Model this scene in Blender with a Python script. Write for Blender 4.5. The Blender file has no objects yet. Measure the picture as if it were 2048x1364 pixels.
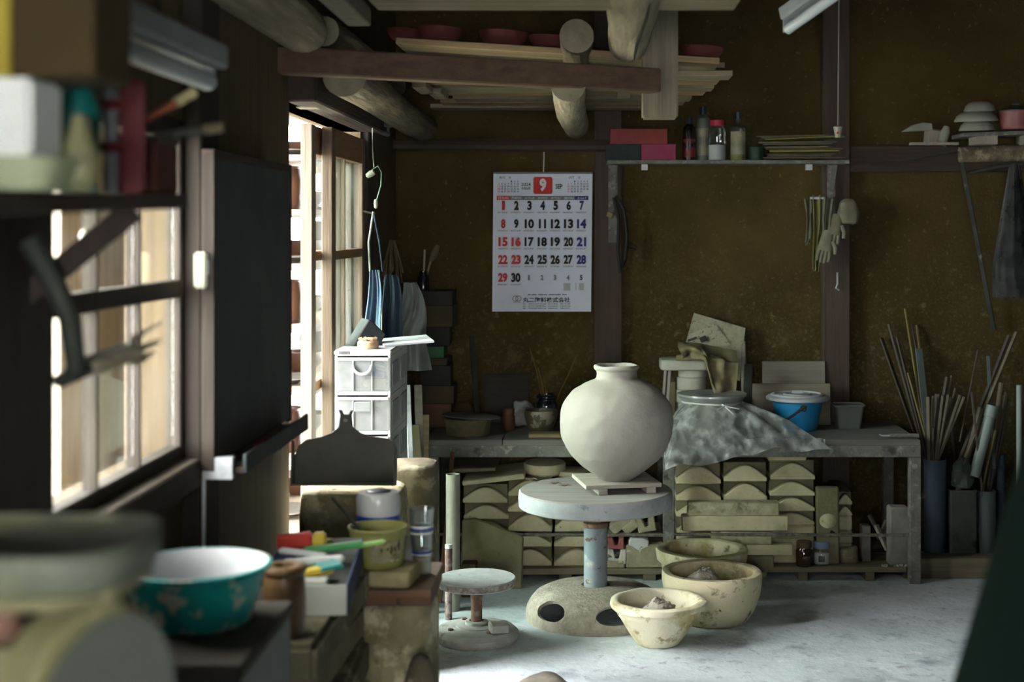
import bpy, bmesh, math, random
from mathutils import Vector, Matrix, Euler, noise
random.seed(7)
R = math.radians
scene = bpy.context.scene
COL = scene.collection

# ---------------------------------------------------------------- camera
F = 2844.0            # focal length in pixels of the 2048 x 1364 frame (50 mm)
CX, CY, CH = 1180.0, 455.0, 1.4   # principal point (shift lens) and eye height
cam_d = bpy.data.cameras.new('camera'); cam = bpy.data.objects.new('camera', cam_d); COL.objects.link(cam)
cam.location = (0, 0, CH); cam.rotation_euler = (R(90), 0, 0)
cam_d.sensor_width = 36; cam_d.lens = F / 2048 * 36
cam_d.shift_x = -(CX - 1024) / 2048; cam_d.shift_y = -(682 - CY) / 2048
cam_d.clip_start = 0.05; cam_d.clip_end = 200
cam_d.dof.use_dof = True; cam_d.dof.focus_distance = 5.0; cam_d.dof.aperture_fstop = 2.8
scene.camera = cam

# ---------------------------------------------------------------- sky, exposure
w = bpy.data.worlds.new('overcast_sky'); scene.world = w; w.use_nodes = True
nt = w.node_tree; bg = nt.nodes['Background']
bg.inputs[0].default_value = (1.0, 0.975, 0.975, 1); bg.inputs[1].default_value = 62.0
scene.view_settings.view_transform = 'Standard'; scene.view_settings.look = 'None'
scene.view_settings.gamma = 1.0; scene.view_settings.use_curve_mapping = False
scene.view_settings.exposure = 0.0
scene.cycles.use_denoising = True
scene.cycles.max_bounces = 10; scene.cycles.diffuse_bounces = 6; scene.cycles.transparent_max_bounces = 16
scene.cycles.sample_clamp_indirect = 8.0
scene.cycles.caustics_reflective = False; scene.cycles.caustics_refractive = False

def portal(name, loc, rot, sx, sy):
    l = bpy.data.lights.new(name, 'AREA'); l.shape = 'RECTANGLE'; l.size = sx; l.size_y = sy; l.cycles.is_portal = True
    o = bpy.data.objects.new(name, l); COL.objects.link(o); o.location = loc; o.rotation_euler = rot
portal('door_portal', (-0.97, 4.62, 0.9), (0, R(-90), 0), 1.75, 1.3)
portal('rear_fill_portal', (-.05, -1.62, 1.33), (R(90), 0, R(180)), 1.1, .55)  # portal of the unseen rear opening added for fill light
portal('window_portal', (-0.97, 2.5, 1.28), (0, R(-90), 0), 0.72, 0.72)

# ---------------------------------------------------------------- helpers
def at(px, py, Y):
    return Vector(((px - CX) * Y / F, Y, CH - (py - CY) * Y / F))
def X_(px, Y): return (px - CX) * Y / F
def Z_(py, Y): return CH - (py - CY) * Y / F
def S_(n, Y): return n * Y / F
def floor_y(py): return CH * F / (py - CY)

class MB:
    def __init__(s): s.v = []; s.f = []
    def add(s, vs, fs):
        b = len(s.v); s.v += [tuple(p) for p in vs]; s.f += [tuple(i + b for i in q) for q in fs]; return s
    def box(s, c, d, rot=(0, 0, 0), taper=1.0):
        m = Euler(rot).to_matrix(); h = [x / 2 for x in d]; vs = []
        for z in (-1, 1):
            t = taper if z > 0 else 1.0
            for x, y in ((-1, -1), (1, -1), (1, 1), (-1, 1)):
                vs.append(m @ Vector((x * h[0] * t, y * h[1] * t, z * h[2])) + Vector(c))
        return s.add(vs, [(3, 2, 1, 0), (4, 5, 6, 7), (0, 1, 5, 4), (1, 2, 6, 5), (2, 3, 7, 6), (3, 0, 4, 7)])
    def bar(s, a, b, wx, wy, twist=0):
        a = Vector(a); b = Vector(b); d = b - a; L = d.length
        q = d.to_track_quat('Z', 'Y').to_matrix() @ Matrix.Rotation(twist, 3, 'Z'); vs = []
        for z in (0, L):
            for x, y in ((-1, -1), (1, -1), (1, 1), (-1, 1)):
                vs.append(a + q @ Vector((x * wx / 2, y * wy / 2, z)))
        return s.add(vs, [(3, 2, 1, 0), (4, 5, 6, 7), (0, 1, 5, 4), (1, 2, 6, 5), (2, 3, 7, 6), (3, 0, 4, 7)])
    def prism(s, poly, a, b, axis='y'):
        # poly: counter-clockwise 2-D outline; extruded from a to b along axis
        def p3(u, v, t):
            return {'y': (u, t, v), 'x': (t, u, v), 'z': (u, v, t)}[axis]
        n = len(poly); vs = [p3(u, v, a) for u, v in poly] + [p3(u, v, b) for u, v in poly]
        fs = [tuple(range(n)), tuple(range(2 * n - 1, n - 1, -1))]
        fs += [(i, i + n, (i + 1) % n + n, (i + 1) % n) for i in range(n)]
        return s.add(vs, fs)
    def lathe(s, prof, seg=32, c=(0, 0, 0), sx=1, sy=1, wob=0, phase=0, ang=None):
        rings = []; vs = []; fs = []
        for r, z in prof:
            if r < 1e-6: rings.append([len(vs)]); vs.append((c[0], c[1], c[2] + z))
            else:
                ring = []
                for i in range(seg):
                    t = 2 * math.pi * i / seg
                    rr = r * (1 + wob * math.sin(2 * t + phase + 3 * z) + wob * .6 * math.sin(3 * t + phase * 2))
                    ring.append(len(vs)); vs.append((c[0] + rr * sx * math.cos(t), c[1] + rr * sy * math.sin(t), c[2] + z))
                rings.append(ring)
        for a, b in zip(rings, rings[1:]):
            if len(a) == 1 and len(b) == 1: continue
            for i in range(seg):
                j = (i + 1) % seg
                if len(a) == 1: fs.append((a[0], b[j], b[i]))
                elif len(b) == 1: fs.append((a[i], a[j], b[0]))
                else: fs.append((a[i], a[j], b[j], b[i]))
        return s.add(vs, fs)
    def tube(s, pts, r, seg=8, caps=True):
        pts = [Vector(p) for p in pts]; n = len(pts)
        rs = r if isinstance(r, (list, tuple)) else [r] * n
        vs = []; fs = []; up = Vector((0, 0, 1))
        prev = None
        for i, p in enumerate(pts):
            d = (pts[min(i + 1, n - 1)] - pts[max(i - 1, 0)]).normalized()
            if prev is None:
                u = d.cross(up if abs(d.z) < .9 else Vector((1, 0, 0))).normalized()
            else:
                u = (prev - d * prev.dot(d)).normalized()
            prev = u; v = d.cross(u)
            for k in range(seg):
                t = 2 * math.pi * k / seg
                vs.append(p + (u * math.cos(t) + v * math.sin(t)) * rs[i])
        for i in range(n - 1):
            for k in range(seg):
                j = (k + 1) % seg
                fs.append((i * seg + k, i * seg + j, (i + 1) * seg + j, (i + 1) * seg + k))
        if caps:
            fs.append(tuple(range(seg - 1, -1, -1))); fs.append(tuple((n - 1) * seg + k for k in range(seg)))
        return s.add(vs, fs)
    def grid(s, nu, nv, fn):
        vs = [fn(i / nu, j / nv) for j in range(nv + 1) for i in range(nu + 1)]
        fs = [(j * (nu + 1) + i, j * (nu + 1) + i + 1, (j + 1) * (nu + 1) + i + 1, (j + 1) * (nu + 1) + i) for j in range(nv) for i in range(nu)]
        return s.add(vs, fs)
    def mesh(s, name, bevel=0, bseg=1, smooth=35, rough=None, solid=0, sub=0, seed=0):
        bm = bmesh.new(); vs = [bm.verts.new(p) for p in s.v]
        for q in s.f:
            try: bm.faces.new([vs[i] for i in q])
            except ValueError: pass
        bmesh.ops.recalc_face_normals(bm, faces=bm.faces)
        if bevel:
            es = [e for e in bm.edges if len(e.link_faces) == 2 and e.calc_face_angle(0) > R(35)]
            bmesh.ops.bevel(bm, geom=es, offset=bevel, segments=bseg, affect='EDGES', clamp_overlap=True)
        if sub:
            bmesh.ops.subdivide_edges(bm, edges=bm.edges[:], cuts=sub, use_grid_fill=True)
        if rough:
            amp, sc = rough; bm.normal_update(); o = Vector((seed * 7.3, seed * 3.1, 1.7))
            mv = [(v, v.normal * (noise.noise(v.co * sc + o) * amp)) for v in bm.verts]
            for v, d in mv: v.co += d
        if solid:
            bmesh.ops.solidify(bm, geom=bm.faces[:], thickness=solid)
        me = bpy.data.meshes.new(name); bm.to_mesh(me); bm.free()
        if smooth:
            me.shade_smooth()
            try: me.set_sharp_from_angle(angle=R(smooth))
            except Exception: pass
        return me
    def build(s, name, mat, parent=None, loc=(0, 0, 0), rot=(0, 0, 0), label=None, cat=None, group=None, kind=None, **kw):
        me = s.mesh(name, **kw); me.materials.append(mat)
        return link(name, me, parent, loc, rot, label, cat, group, kind)

def link(name, me, parent=None, loc=(0, 0, 0), rot=(0, 0, 0), label=None, cat=None, group=None, kind=None):
    o = bpy.data.objects.new(name, me); COL.objects.link(o)
    o.location = loc; o.rotation_euler = rot; o.parent = parent
    if label: o['label'] = label
    if cat: o['category'] = cat
    if group: o['group'] = group
    if kind: o['kind'] = kind
    return o
def thing(name, label, cat, loc=(0, 0, 0), rot=(0, 0, 0), group=None, kind=None):
    return link(name, None, None, loc, rot, label, cat, group, kind)
def copy_tree(o, loc=None, rot=None, label=None, group=None, parent=None, scale=None):
    c = o.copy(); COL.objects.link(c); c.parent = parent
    if loc is not None: c.location = loc
    if rot is not None: c.rotation_euler = rot
    if scale is not None: c.scale = scale
    if label: c['label'] = label
    if group: c['group'] = group
    for ch in o.children: copy_tree(ch, parent=c)
    return c
def arc(cx, cz, r, a0, a1, n, sz=1):
    return [(cx + r * math.cos(R(a0 + (a1 - a0) * i / n)), cz + sz * r * math.sin(R(a0 + (a1 - a0) * i / n))) for i in range(n + 1)]

# ---------------------------------------------------------------- materials
def hexc(h):
    h = h.lstrip('#'); c = [int(h[i:i + 2], 16) / 255 for i in (0, 2, 4)]
    return tuple(x / 12.92 if x < .04045 else ((x + .055) / 1.055) ** 2.4 for x in c) + (1,)
def mat(name, c1, c2=None, scale=6, stretch=(1, 1, 1), rough=.8, bump=.15, bscale=40, metal=0, spec=.3, spots=None, dust=None, contrast=(.35, .65), detail=6, coat=0, rnd=1.0):
    m = bpy.data.materials.new(name); m.use_nodes = True; nt = m.node_tree; N = nt.nodes; L = nt.links
    b = N['Principled BSDF']; b.inputs['Roughness'].default_value = rough; b.inputs['Metallic'].default_value = metal
    b.inputs['Specular IOR Level'].default_value = spec; b.inputs['Coat Weight'].default_value = coat
    tc = N.new('ShaderNodeTexCoord'); oi = N.new('ShaderNodeObjectInfo')
    add = N.new('ShaderNodeVectorMath'); add.operation = 'ADD'
    mul = N.new('ShaderNodeMath'); mul.operation = 'MULTIPLY'; mul.inputs[1].default_value = 37.0 * rnd
    L.new(oi.outputs['Random'], mul.inputs[0]); L.new(tc.outputs['Object'], add.inputs[0]); L.new(mul.outputs[0], add.inputs[1])
    mp = N.new('ShaderNodeMapping'); mp.inputs['Scale'].default_value = stretch; L.new(add.outputs[0], mp.inputs[0])
    def nz(sc, det=detail, src=mp):
        n = N.new('ShaderNodeTexNoise'); n.inputs['Scale'].default_value = sc; n.inputs['Detail'].default_value = det
        n.inputs['Roughness'].default_value = .62; L.new(src.outputs[0], n.inputs['Vector']); return n
    def ramp(src, p0, p1, a, c):
        r = N.new('ShaderNodeValToRGB'); r.color_ramp.elements[0].position = p0; r.color_ramp.elements[1].position = p1
        r.color_ramp.elements[0].color = a; r.color_ramp.elements[1].color = c; L.new(src, r.inputs[0]); return r
    c1 = hexc(c1); c2 = hexc(c2) if c2 else c1
    col = ramp(nz(scale).outputs['Fac'], contrast[0], contrast[1], c1, c2).outputs[0]
    for sp in (spots or []):
        sc, p0, p1, cc = sp[:4]; src = add if len(sp) > 4 and sp[4] else mp
        k = ramp(nz(sc, 5, src).outputs['Fac'], p0, p1, (0, 0, 0, 1), (1, 1, 1, 1))
        fac = k.outputs[0]
        if len(sp) > 5:
            s3 = N.new('ShaderNodeSeparateXYZ'); L.new(tc.outputs['Object'], s3.inputs[0]); mr = N.new('ShaderNodeMapRange'); mr.interpolation_type = 'SMOOTHSTEP'
            mr.inputs[1].default_value = sp[5][0]; mr.inputs[2].default_value = sp[5][1]; L.new(s3.outputs['Z'], mr.inputs[0])
            mm = N.new('ShaderNodeMath'); mm.operation = 'MULTIPLY'; L.new(fac, mm.inputs[0]); L.new(mr.outputs[0], mm.inputs[1]); fac = mm.outputs[0]
        mx = N.new('ShaderNodeMixRGB'); L.new(fac, mx.inputs[0]); L.new(col, mx.inputs[1]); mx.inputs[2].default_value = hexc(cc); col = mx.outputs[0]
    if dust:
        cc, amt = dust
        g = N.new('ShaderNodeNewGeometry'); sx = N.new('ShaderNodeSeparateXYZ'); L.new(g.outputs['Normal'], sx.inputs[0])
        k = ramp(sx.outputs['Z'], .3, .95, (0, 0, 0, 1), (1, 1, 1, 1)); n2 = ramp(nz(9, 5, add).outputs['Fac'], .25, .7, (.35, .35, .35, 1), (1, 1, 1, 1))
        mm = N.new('ShaderNodeMixRGB'); mm.blend_type = 'MULTIPLY'; mm.inputs[0].default_value = 1; L.new(k.outputs[0], mm.inputs[1]); L.new(n2.outputs[0], mm.inputs[2])
        m2 = N.new('ShaderNodeMath'); m2.operation = 'MULTIPLY'; m2.inputs[1].default_value = amt; L.new(mm.outputs[0], m2.inputs[0])
        mx = N.new('ShaderNodeMixRGB'); L.new(m2.outputs[0], mx.inputs[0]); L.new(col, mx.inputs[1]); mx.inputs[2].default_value = hexc(cc); col = mx.outputs[0]
    L.new(col, b.inputs['Base Color'])
    if bump:
        bn = nz(bscale, 4); bp = N.new('ShaderNodeBump'); bp.inputs['Strength'].default_value = bump; bp.inputs['Distance'].default_value = .01
        L.new(bn.outputs['Fac'], bp.inputs['Height']); L.new(bp.outputs[0], b.inputs['Normal'])
    return m
def wood(name, c1, c2, axis='x', dust=None, rough=.75, bump=.25, spots=None, fine=1.0):
    st = {'x': (.07, 1, 1), 'y': (1, .07, 1), 'z': (1, 1, .07)}[axis]
    return mat(name, c1, c2, scale=38 * fine, stretch=st, rough=rough, bump=bump, bscale=60, dust=dust, spots=spots, contrast=(.3, .7), detail=4)
def film(name, tint, alpha, rough=.15, gl=.12, haze=.25, hz_scale=9, hz=(.4, .75), fr=.5):
    # thin clear sheet: transparent + glossy + cloudy diffuse/translucent patches
    m = bpy.data.materials.new(name); m.use_nodes = True; nt = m.node_tree; N = nt.nodes; L = nt.links
    for n in list(N): N.remove(n)
    out = N.new('ShaderNodeOutputMaterial'); tr = N.new('ShaderNodeBsdfTransparent'); tr.inputs[0].default_value = hexc(tint)
    df = N.new('ShaderNodeBsdfDiffuse'); df.inputs[0].default_value = hexc('#d9dedd'); tl = N.new('ShaderNodeBsdfTranslucent'); tl.inputs[0].default_value = hexc('#d9dedd')
    gs = N.new('ShaderNodeBsdfGlossy'); gs.inputs['Roughness'].default_value = rough
    tc = N.new('ShaderNodeTexCoord'); n = N.new('ShaderNodeTexNoise'); n.inputs['Scale'].default_value = hz_scale; n.inputs['Detail'].default_value = 6; L.new(tc.outputs['Object'], n.inputs['Vector'])
    r = N.new('ShaderNodeValToRGB'); r.color_ramp.elements[0].position = hz[0]; r.color_ramp.elements[1].position = hz[1]
    a0 = max(0, alpha); a1 = min(1, alpha + haze); r.color_ramp.elements[0].color = (a0, a0, a0, 1); r.color_ramp.elements[1].color = (a1, a1, a1, 1); L.new(n.outputs['Fac'], r.inputs[0])
    m1 = N.new('ShaderNodeMixShader'); m1.inputs[0].default_value = .5; L.new(df.outputs[0], m1.inputs[1]); L.new(tl.outputs[0], m1.inputs[2])
    m2 = N.new('ShaderNodeMixShader'); L.new(r.outputs[0], m2.inputs[0]); L.new(tr.outputs[0], m2.inputs[1]); L.new(m1.outputs[0], m2.inputs[2])
    lw = N.new('ShaderNodeLayerWeight'); lw.inputs[0].default_value = .25
    mt = N.new('ShaderNodeMath'); mt.operation = 'MULTIPLY_ADD'; mt.inputs[1].default_value = fr; mt.inputs[2].default_value = gl; L.new(lw.outputs['Fresnel'], mt.inputs[0]); mt.use_clamp = True
    m3 = N.new('ShaderNodeMixShader'); L.new(mt.outputs[0], m3.inputs[0]); L.new(m2.outputs[0], m3.inputs[1]); L.new(gs.outputs[0], m3.inputs[2])
    L.new(m3.outputs[0], out.inputs[0]); return m

MT = {}
MT['floor'] = mat('concrete_floor', '#acb9bc', '#c8d4d6', scale=2.2, rough=.8, bump=.35, bscale=30, spec=.25, spots=[(5, .56, .70, '#8a959e'), (22, .58, .68, '#9ea6ac'), (13, .62, .72, '#d5d8d6'), (60, .68, .74, '#dcdedb')])
MT['mud'] = mat('mustard_mud_wall', '#3f351e', '#4c4024', scale=3, rough=.95, bump=.5, bscale=70, spec=.1, spots=[(1.6, .48, .72, '#392e1a'), (26, .60, .70, '#625b44', 0, (1.5, .9)), (90, .54, .68, '#545039', 0, (1.45, .75)), (11, .56, .70, '#5c5638', 0, (1.35, .7)), (45, .62, .70, '#5c5234')])
MT['dark_wall'] = mat('dark_soot_boards', '#1d1a14', '#2b261c', scale=4, rough=.9, bump=.3)
MT['dark_wood_z'] = wood('dark_post_wood', '#211a14', '#30271f', 'z', dust=('#4a463c', .3))
MT['dark_wood_x'] = wood('dark_beam_wood', '#2a211a', '#40342a', 'x', dust=('#5a564a', .4))
MT['dark_wood_y'] = wood('dark_rail_wood', '#2a211a', '#40342a', 'y', dust=('#6a665a', .4))
MT['red_beam'] = wood('reddish_beam_wood', '#453628', '#5b4a38', 'x', dust=('#6a6352', .5), spots=[(7, .58, .75, '#5d3a22')])
MT['post_z'] = wood('brown_post_wood', '#3b312a', '#4c4037', 'z', dust=('#6a665a', .3))
MT['log_y'] = wood('weathered_log', '#4a4135', '#746a57', 'y', rough=.9, bump=.7, spots=[(5, .52, .66, '#3d342a'), (16, .56, .66, '#8d836d')])
MT['log_pale'] = wood('pale_lit_log', '#6b6251', '#948a74', 'y', rough=.9, bump=.5, spots=[(5, .53, .68, '#574e3e'), (18, .58, .66, '#a59a84')])  # paler log copy; light from below-left is put into the colour
MT['log_end'] = mat('log_end_grain', '#6e6b58', '#8a8670', scale=14, rough=.9)
MT['plank_x'] = wood('pale_ware_board', '#6f6048', '#927f5f', 'x', rough=.8, spots=[(4, .55, .75, '#6b5e48')])
MT['plank_grey_x'] = wood('grey_ware_board', '#625a49', '#7d745f', 'x', rough=.85)
MT['door_wood'] = wood('sliding_door_cedar', '#55473a', '#6f5f4f', 'z', rough=.7)
MT['door_grey'] = wood('greyed_door_cedar', '#665c50', '#80766a', 'z', rough=.8, fine=.6)
MT['door_wood_y'] = wood('sliding_door_rail', '#6b4d33', '#8a6a4a', 'y', rough=.7)
MT['grey_post_z'] = wood('grey_bare_post', '#5f5a4b', '#7a7463', 'z', rough=.85)
MT['glass'] = film('window_glass', '#f3f5f3', .0, rough=.03, gl=.03, haze=.012, hz_scale=5)
MT['door_glass'] = film('dusty_door_glass', '#eef3f0', .008, rough=.03, gl=.03, haze=.03, hz_scale=5)
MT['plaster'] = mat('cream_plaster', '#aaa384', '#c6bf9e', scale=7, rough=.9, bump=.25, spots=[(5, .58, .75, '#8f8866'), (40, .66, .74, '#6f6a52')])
MT['plaster_dim'] = mat('olive_and_shaded_plaster', '#625d46', '#757056', scale=7, rough=.9, bump=.25, spots=[(5, .58, .75, '#555039'), (40, .66, .74, '#4b4734')])  # hollow-mold shade is put into this colour; real olive slabs share it
MT['fence'] = wood('weathered_fence_board', '#ada292', '#cbc1b2', 'z', rough=.9, spots=[(6, .58, .74, '#8a6a48')])
MT['bench_iron'] = mat('dusty_bench_iron', '#565650', '#6e6e66', scale=12, rough=.85, bump=.5, spots=[(30, .55, .68, '#85857c'), (9, .6, .7, '#3f3c36')], dust=('#98988e', .6))
# ================================================================= STRUCTURE
XW = -0.84           # inner face of the left wall
BY = 6.15            # back wall
CEIL = 2.75
fl = MB().grid(60, 60, lambda u, v: (XW - .1 + u * 3.5, -1.5 + v * 7.75, noise.noise(Vector((u * 40, v * 60, 0))) * .003)); 
fl.build('floor', MT['floor'], label='dusty pale grey concrete floor of the workshop', kind='structure', smooth=80)
MB().box((.83, BY + .06, CEIL / 2), (3.5, .12, CEIL)).build('wall_back', MT['mud'], label='mustard mud plaster wall behind the calendar', kind='structure')
# left wall in pieces around window and door
WZ0, WZ1, WY0, WY1 = .93, 1.62, 2.20, 2.93
DY0, DY1, DZ1 = 3.97, 5.20, 1.75
wl = MB()
def wseg(y0, y1, z0, z1): wl.box((XW - .05, (y0 + y1) / 2, (z0 + z1) / 2), (.1, y1 - y0, z1 - z0))
wseg(-1.5, WY0, 0, CEIL); wseg(WY0, WY1, 0, WZ0); wseg(WY0, WY1, WZ1, CEIL); wseg(WY1, DY0, 0, CEIL); wseg(DY0, DY1, DZ1, CEIL); wseg(DY1, BY, 0, CEIL)
MT['left_wall'] = wood('dark_brown_panel_wall', '#463b28', '#5a4d36', 'z')
wl.build('wall_left', MT['left_wall'], label='dark brown boarded wall with the window and doorway', kind='structure')
MB().box((2.45, 2.3, CEIL / 2), (.1, 7.7, CEIL)).build('wall_right', MT['dark_wall'], label='dark side wall beyond the stick bundles', kind='structure')
wf = MB()
def fseg(x0, x1, z0, z1): wf.box(((x0 + x1) / 2, -1.55, (z0 + z1) / 2), (x1 - x0, .1, z1 - z0))
fseg(-.94, -.6, 0, CEIL); fseg(-.6, .5, 0, 1.05); fseg(-.6, .5, 1.6, CEIL); fseg(.5, 2.6, 0, CEIL)  # unseen opening added in the rear wall to let in frontal fill
wf.build('wall_front', MT['dark_wall'], label='dark wall behind the photographer', kind='structure')
MB().box((.83, 2.3, CEIL + .05), (3.5, 7.8, .1)).build('ceiling', MT['dark_wall'], label='dark smoked ceiling above the rack', kind='structure')

# posts and rails on the back wall
def trim(n, mb, m, label, **kw): return mb.build('trim_%d' % n, m, label=label, kind='structure', **kw)
def post(px0, px1, Yf, depth, n, label, m, z0=0, z1=CEIL, py_top=None):
    x0, x1 = X_(px0, Yf), X_(px1, Yf)
    return trim(n, MB().box(((x0 + x1) / 2, Yf + depth / 2, (z0 + z1) / 2), (x1 - x0, depth, z1 - z0)), m, label, bevel=.004)
post(1189, 1244, 6.09, .1, 1, 'brown wooden post on the mud wall right of the calendar', MT['post_z'])
post(1646, 1700, 6.09, .1, 2, 'brown wooden post behind the hanging gloves', MT['post_z'])
z = Z_(318, 6.1)
trim(3, MB().box(((X_(1700, 6.1) + 2.4) / 2, 6.12, z), (2.4 - X_(1700, 6.1), .1, .11)), MT['dark_wood_x'], 'dark horizontal rail on the wall above the stick bundles', bevel=.004)
trim(4, MB().tube([(XW, 6.08, Z_(290, 6.08)), (X_(1215, 6.08), 6.08, Z_(292, 6.08))], .028, 10), MT['dark_wood_x'], 'thin dark pole along the wall above the calendar')
# left wall posts
trim(5, MB().box((XW + .02, 1.93, 1.3), (.10, .20, 2.6)), MT['dark_wood_z'], 'thick dark post beside the near window edge', bevel=.005)
trim(6, MB().box((XW + .01, 3.0, 1.3), (.06, .14, 2.6)), MT['dark_wood_z'], 'dark post between the window and the blackboard', bevel=.005)
trim(7, MB().box((XW - .01, 5.28, 1.0), (.08, .12, 2.0)), MT['dark_wood_z'], 'dark door jamb beside the hanging denim apron', bevel=.005)
trim(8, MB().box((XW + .0, 4.6, DZ1 + .05), (.16, 1.3, .1)), MT['dark_wood_y'], 'dark lintel rail above the sliding glass doors', bevel=.005)
trim(9, MB().box((XW - .045, 3.945, .875), (.085, .05, 1.75)), MT['dark_wood_z'], 'dark jamb at the open side of the doorway', bevel=.004)
trim(10, MB().box((XW + .015, 2.565, WZ0 - .035), (.05, .73, .06)), MT['dark_wood_y'], 'dark window sill rail under the near window', bevel=.004)
# roof timbers
ya, yb = 3.85, 4.40
a = Vector((XW - .02, ya, 1.853)); b = Vector((X_(1312, yb), yb, 1.853))
trim(11, MB().bar(a, b, .066, .074), MT['red_beam'], 'reddish brown crossbeam running under the rack of boards', bevel=.005)
def log(n, x, y0, y1, zc, r0, r1, label, sag=.006, m='log_y'):
    pts = []; rs = []
    for i in range(13):
        t = i / 12; pts.append((x + .008 * math.sin(3 * t + n), y0 + (y1 - y0) * t, zc + sag * math.sin(5 * t + n)))
        rs.append((r0 + (r1 - r0) * t) * (1 + .03 * math.sin(7 * t + n)))
    o = trim(n, MB().tube(pts, rs, 20), MT[m], label, rough=(.004, 9), seed=n, smooth=50)
    o.data.materials.append(MT['log_end'])
    for p in o.data.polygons:
        if len(p.vertices) > 6: p.material_index = 1
    return o
log(12, X_(590, 3.9) + .02, 1.2, 3.88, 1.945, .085, .066, 'large pale log joist above the shelf of boxes', m='log_pale')
log(13, X_(648, 4.02), 4.0, 5.5, 1.95, .043, .043, 'small log with its cut end facing out beside the large log')
log(14, -.70, 4.0, 6.1, 1.825, .062, .055, 'weathered log running back beneath the boards, upper left of the calendar')
log(15, X_(1150, 4.25), 4.22, 5.9, 1.965, .05, .05, 'log with round cut end resting on the reddish crossbeam')
log(16, -.062, 4.25, 6.1, 1.83, .053, .056, 'short weathered log end above the calendar hook', m='log_pale')
log(17, X_(1252, 4.3), 2.2, 4.34, 1.965, .082, .062, 'thick cracked log lying over the end of the crossbeam', m='log_pale')
lg = bpy.data.objects['trim_17']
MB().tube([(X_(1252, 4.3) + .022, 2.9, 1.897), (X_(1252, 4.3) + .026, 3.4, 1.899), (X_(1252, 4.3) + .020, 3.9, 1.903), (X_(1252, 4.3) + .024, 4.3, 1.909)], [.002, .004, .0045, .003], 6).build('crack', MT['dark_wall'], lg)
yp = 4.42
trim(18, MB().box((X_(1321, yp), yp + .055, (Z_(235, yp) + CEIL) / 2), (S_(71, yp), .11, CEIL - Z_(235, yp))), MT['grey_post_z'], 'pale hanging strut post at the end of the crossbeam', bevel=.006, bseg=2)
# joist carrying the boards further forward
trim(19, MB().bar((X_(650, 3.2) + .02, 3.05, 1.93), (X_(650, 3.2) + .02, 3.55, 1.925), .06, .045), MT['grey_post_z'], 'pale square batten under the front rack board', bevel=.003)

# ---- windows in the left wall
MT['win_dark'] = wood('dark_window_sash', '#2a2620', '#3a342b', 'z')
def lattice(n, label, y0, y1, z0w, z1w, munt, rail):
    yc = (y0 + y1) / 2; H = z1w - z0w; Lw = y1 - y0
    win = thing('window_%d' % n, label, None, (XW - .012, yc, z0w), kind='structure')
    fr = MB()
    for y in (-Lw / 2 + .01, Lw / 2 - .01): fr.box((0, y, H / 2), (.03, .02, H))
    for zz in (.012, H - .02): fr.box((0, 0, zz), (.03, Lw - .04, .024 if zz < .1 else .04))
    fr.build('window_frame', MT['win_dark'], win, bevel=.003)
    MB().box((0, 0, rail), (.028, Lw - .04, .035)).build('window_rail', MT['win_dark'], win, bevel=.002)
    rows = ((.024, rail - .0175), (rail + .0175, H - .04))
    for yy in munt:
        for z0, z1 in rows: MB().box((0, yy - yc, (z0 + z1) / 2), (.024, .011, z1 - z0)).build('muntin', MT['win_dark'], win)
    ys = [-Lw / 2 + .02] + [m_ - yc for m_ in munt] + [Lw / 2 - .02]
    for a_, b_ in zip(ys, ys[1:]):
        for z0, z1 in rows: MB().box((0, (a_ + b_) / 2, (z0 + z1) / 2), (.003, b_ - a_ - .014, z1 - z0)).build('pane', MT['glass'], win)
lattice(1, 'wooden lattice window with pale boards outside', WY0, WY1, WZ0, WZ1, (2.425, 2.656), .345)

# ---- sliding doors
def sliding_door(n, x, y0, y1, label, muntins, rails):
    t = thing('door_%d' % n, label, None, (x, (y0 + y1) / 2, 0), kind='structure'); L2 = (y1 - y0) / 2; top = 1.72; th = .034
    for s in (-1, 1):
        MB().box((0, s * (L2 - .032), top / 2), (th, .064, top)).build('stile', MT['door_grey'] if n == 1 else MT['door_wood'], t, bevel=.002)
    zs = [.0] + rails + [top]
    for i, zz in enumerate(zs):
        h = .09 if zz in (0, top) else .03
        zc = zz + h / 2 if zz == 0 else (zz - h / 2 if zz == top else zz)
        MB().box((0, 0, zc), (th * .9, 2 * L2 - .128, h)).build('rail', MT['door_wood_y'], t, bevel=.002)
    edges = [.09] + sum([[r - .015, r + .015] for r in rails], []) + [top - .09]
    ycuts = [-L2 + .064] + muntins + [L2 - .064]
    for i in range(0, len(edges), 2):
        z0, z1 = edges[i], edges[i + 1]
        for m_ in muntins: MB().box((0, m_, (z0 + z1) / 2), (th * .8, .014, z1 - z0)).build('muntin', MT['door_wood'], t)
        for a_, b_ in zip(ycuts, ycuts[1:]):
            MB().box((0, (a_ + b_) / 2, (z0 + z1) / 2), (.003, b_ - a_ - .014, z1 - z0)).build('pane', MT['door_glass'], t)
    return t
sliding_door(1, XW - .037, 4.40, 5.19, 'outer wooden sliding glass door pushed halfway open', [.08], [.5, .9, 1.31])
sliding_door(2, XW + .002, 4.53, 5.20, 'inner wooden sliding glass door behind the white drawers', [-.08], [.5, .9, 1.31])

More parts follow.
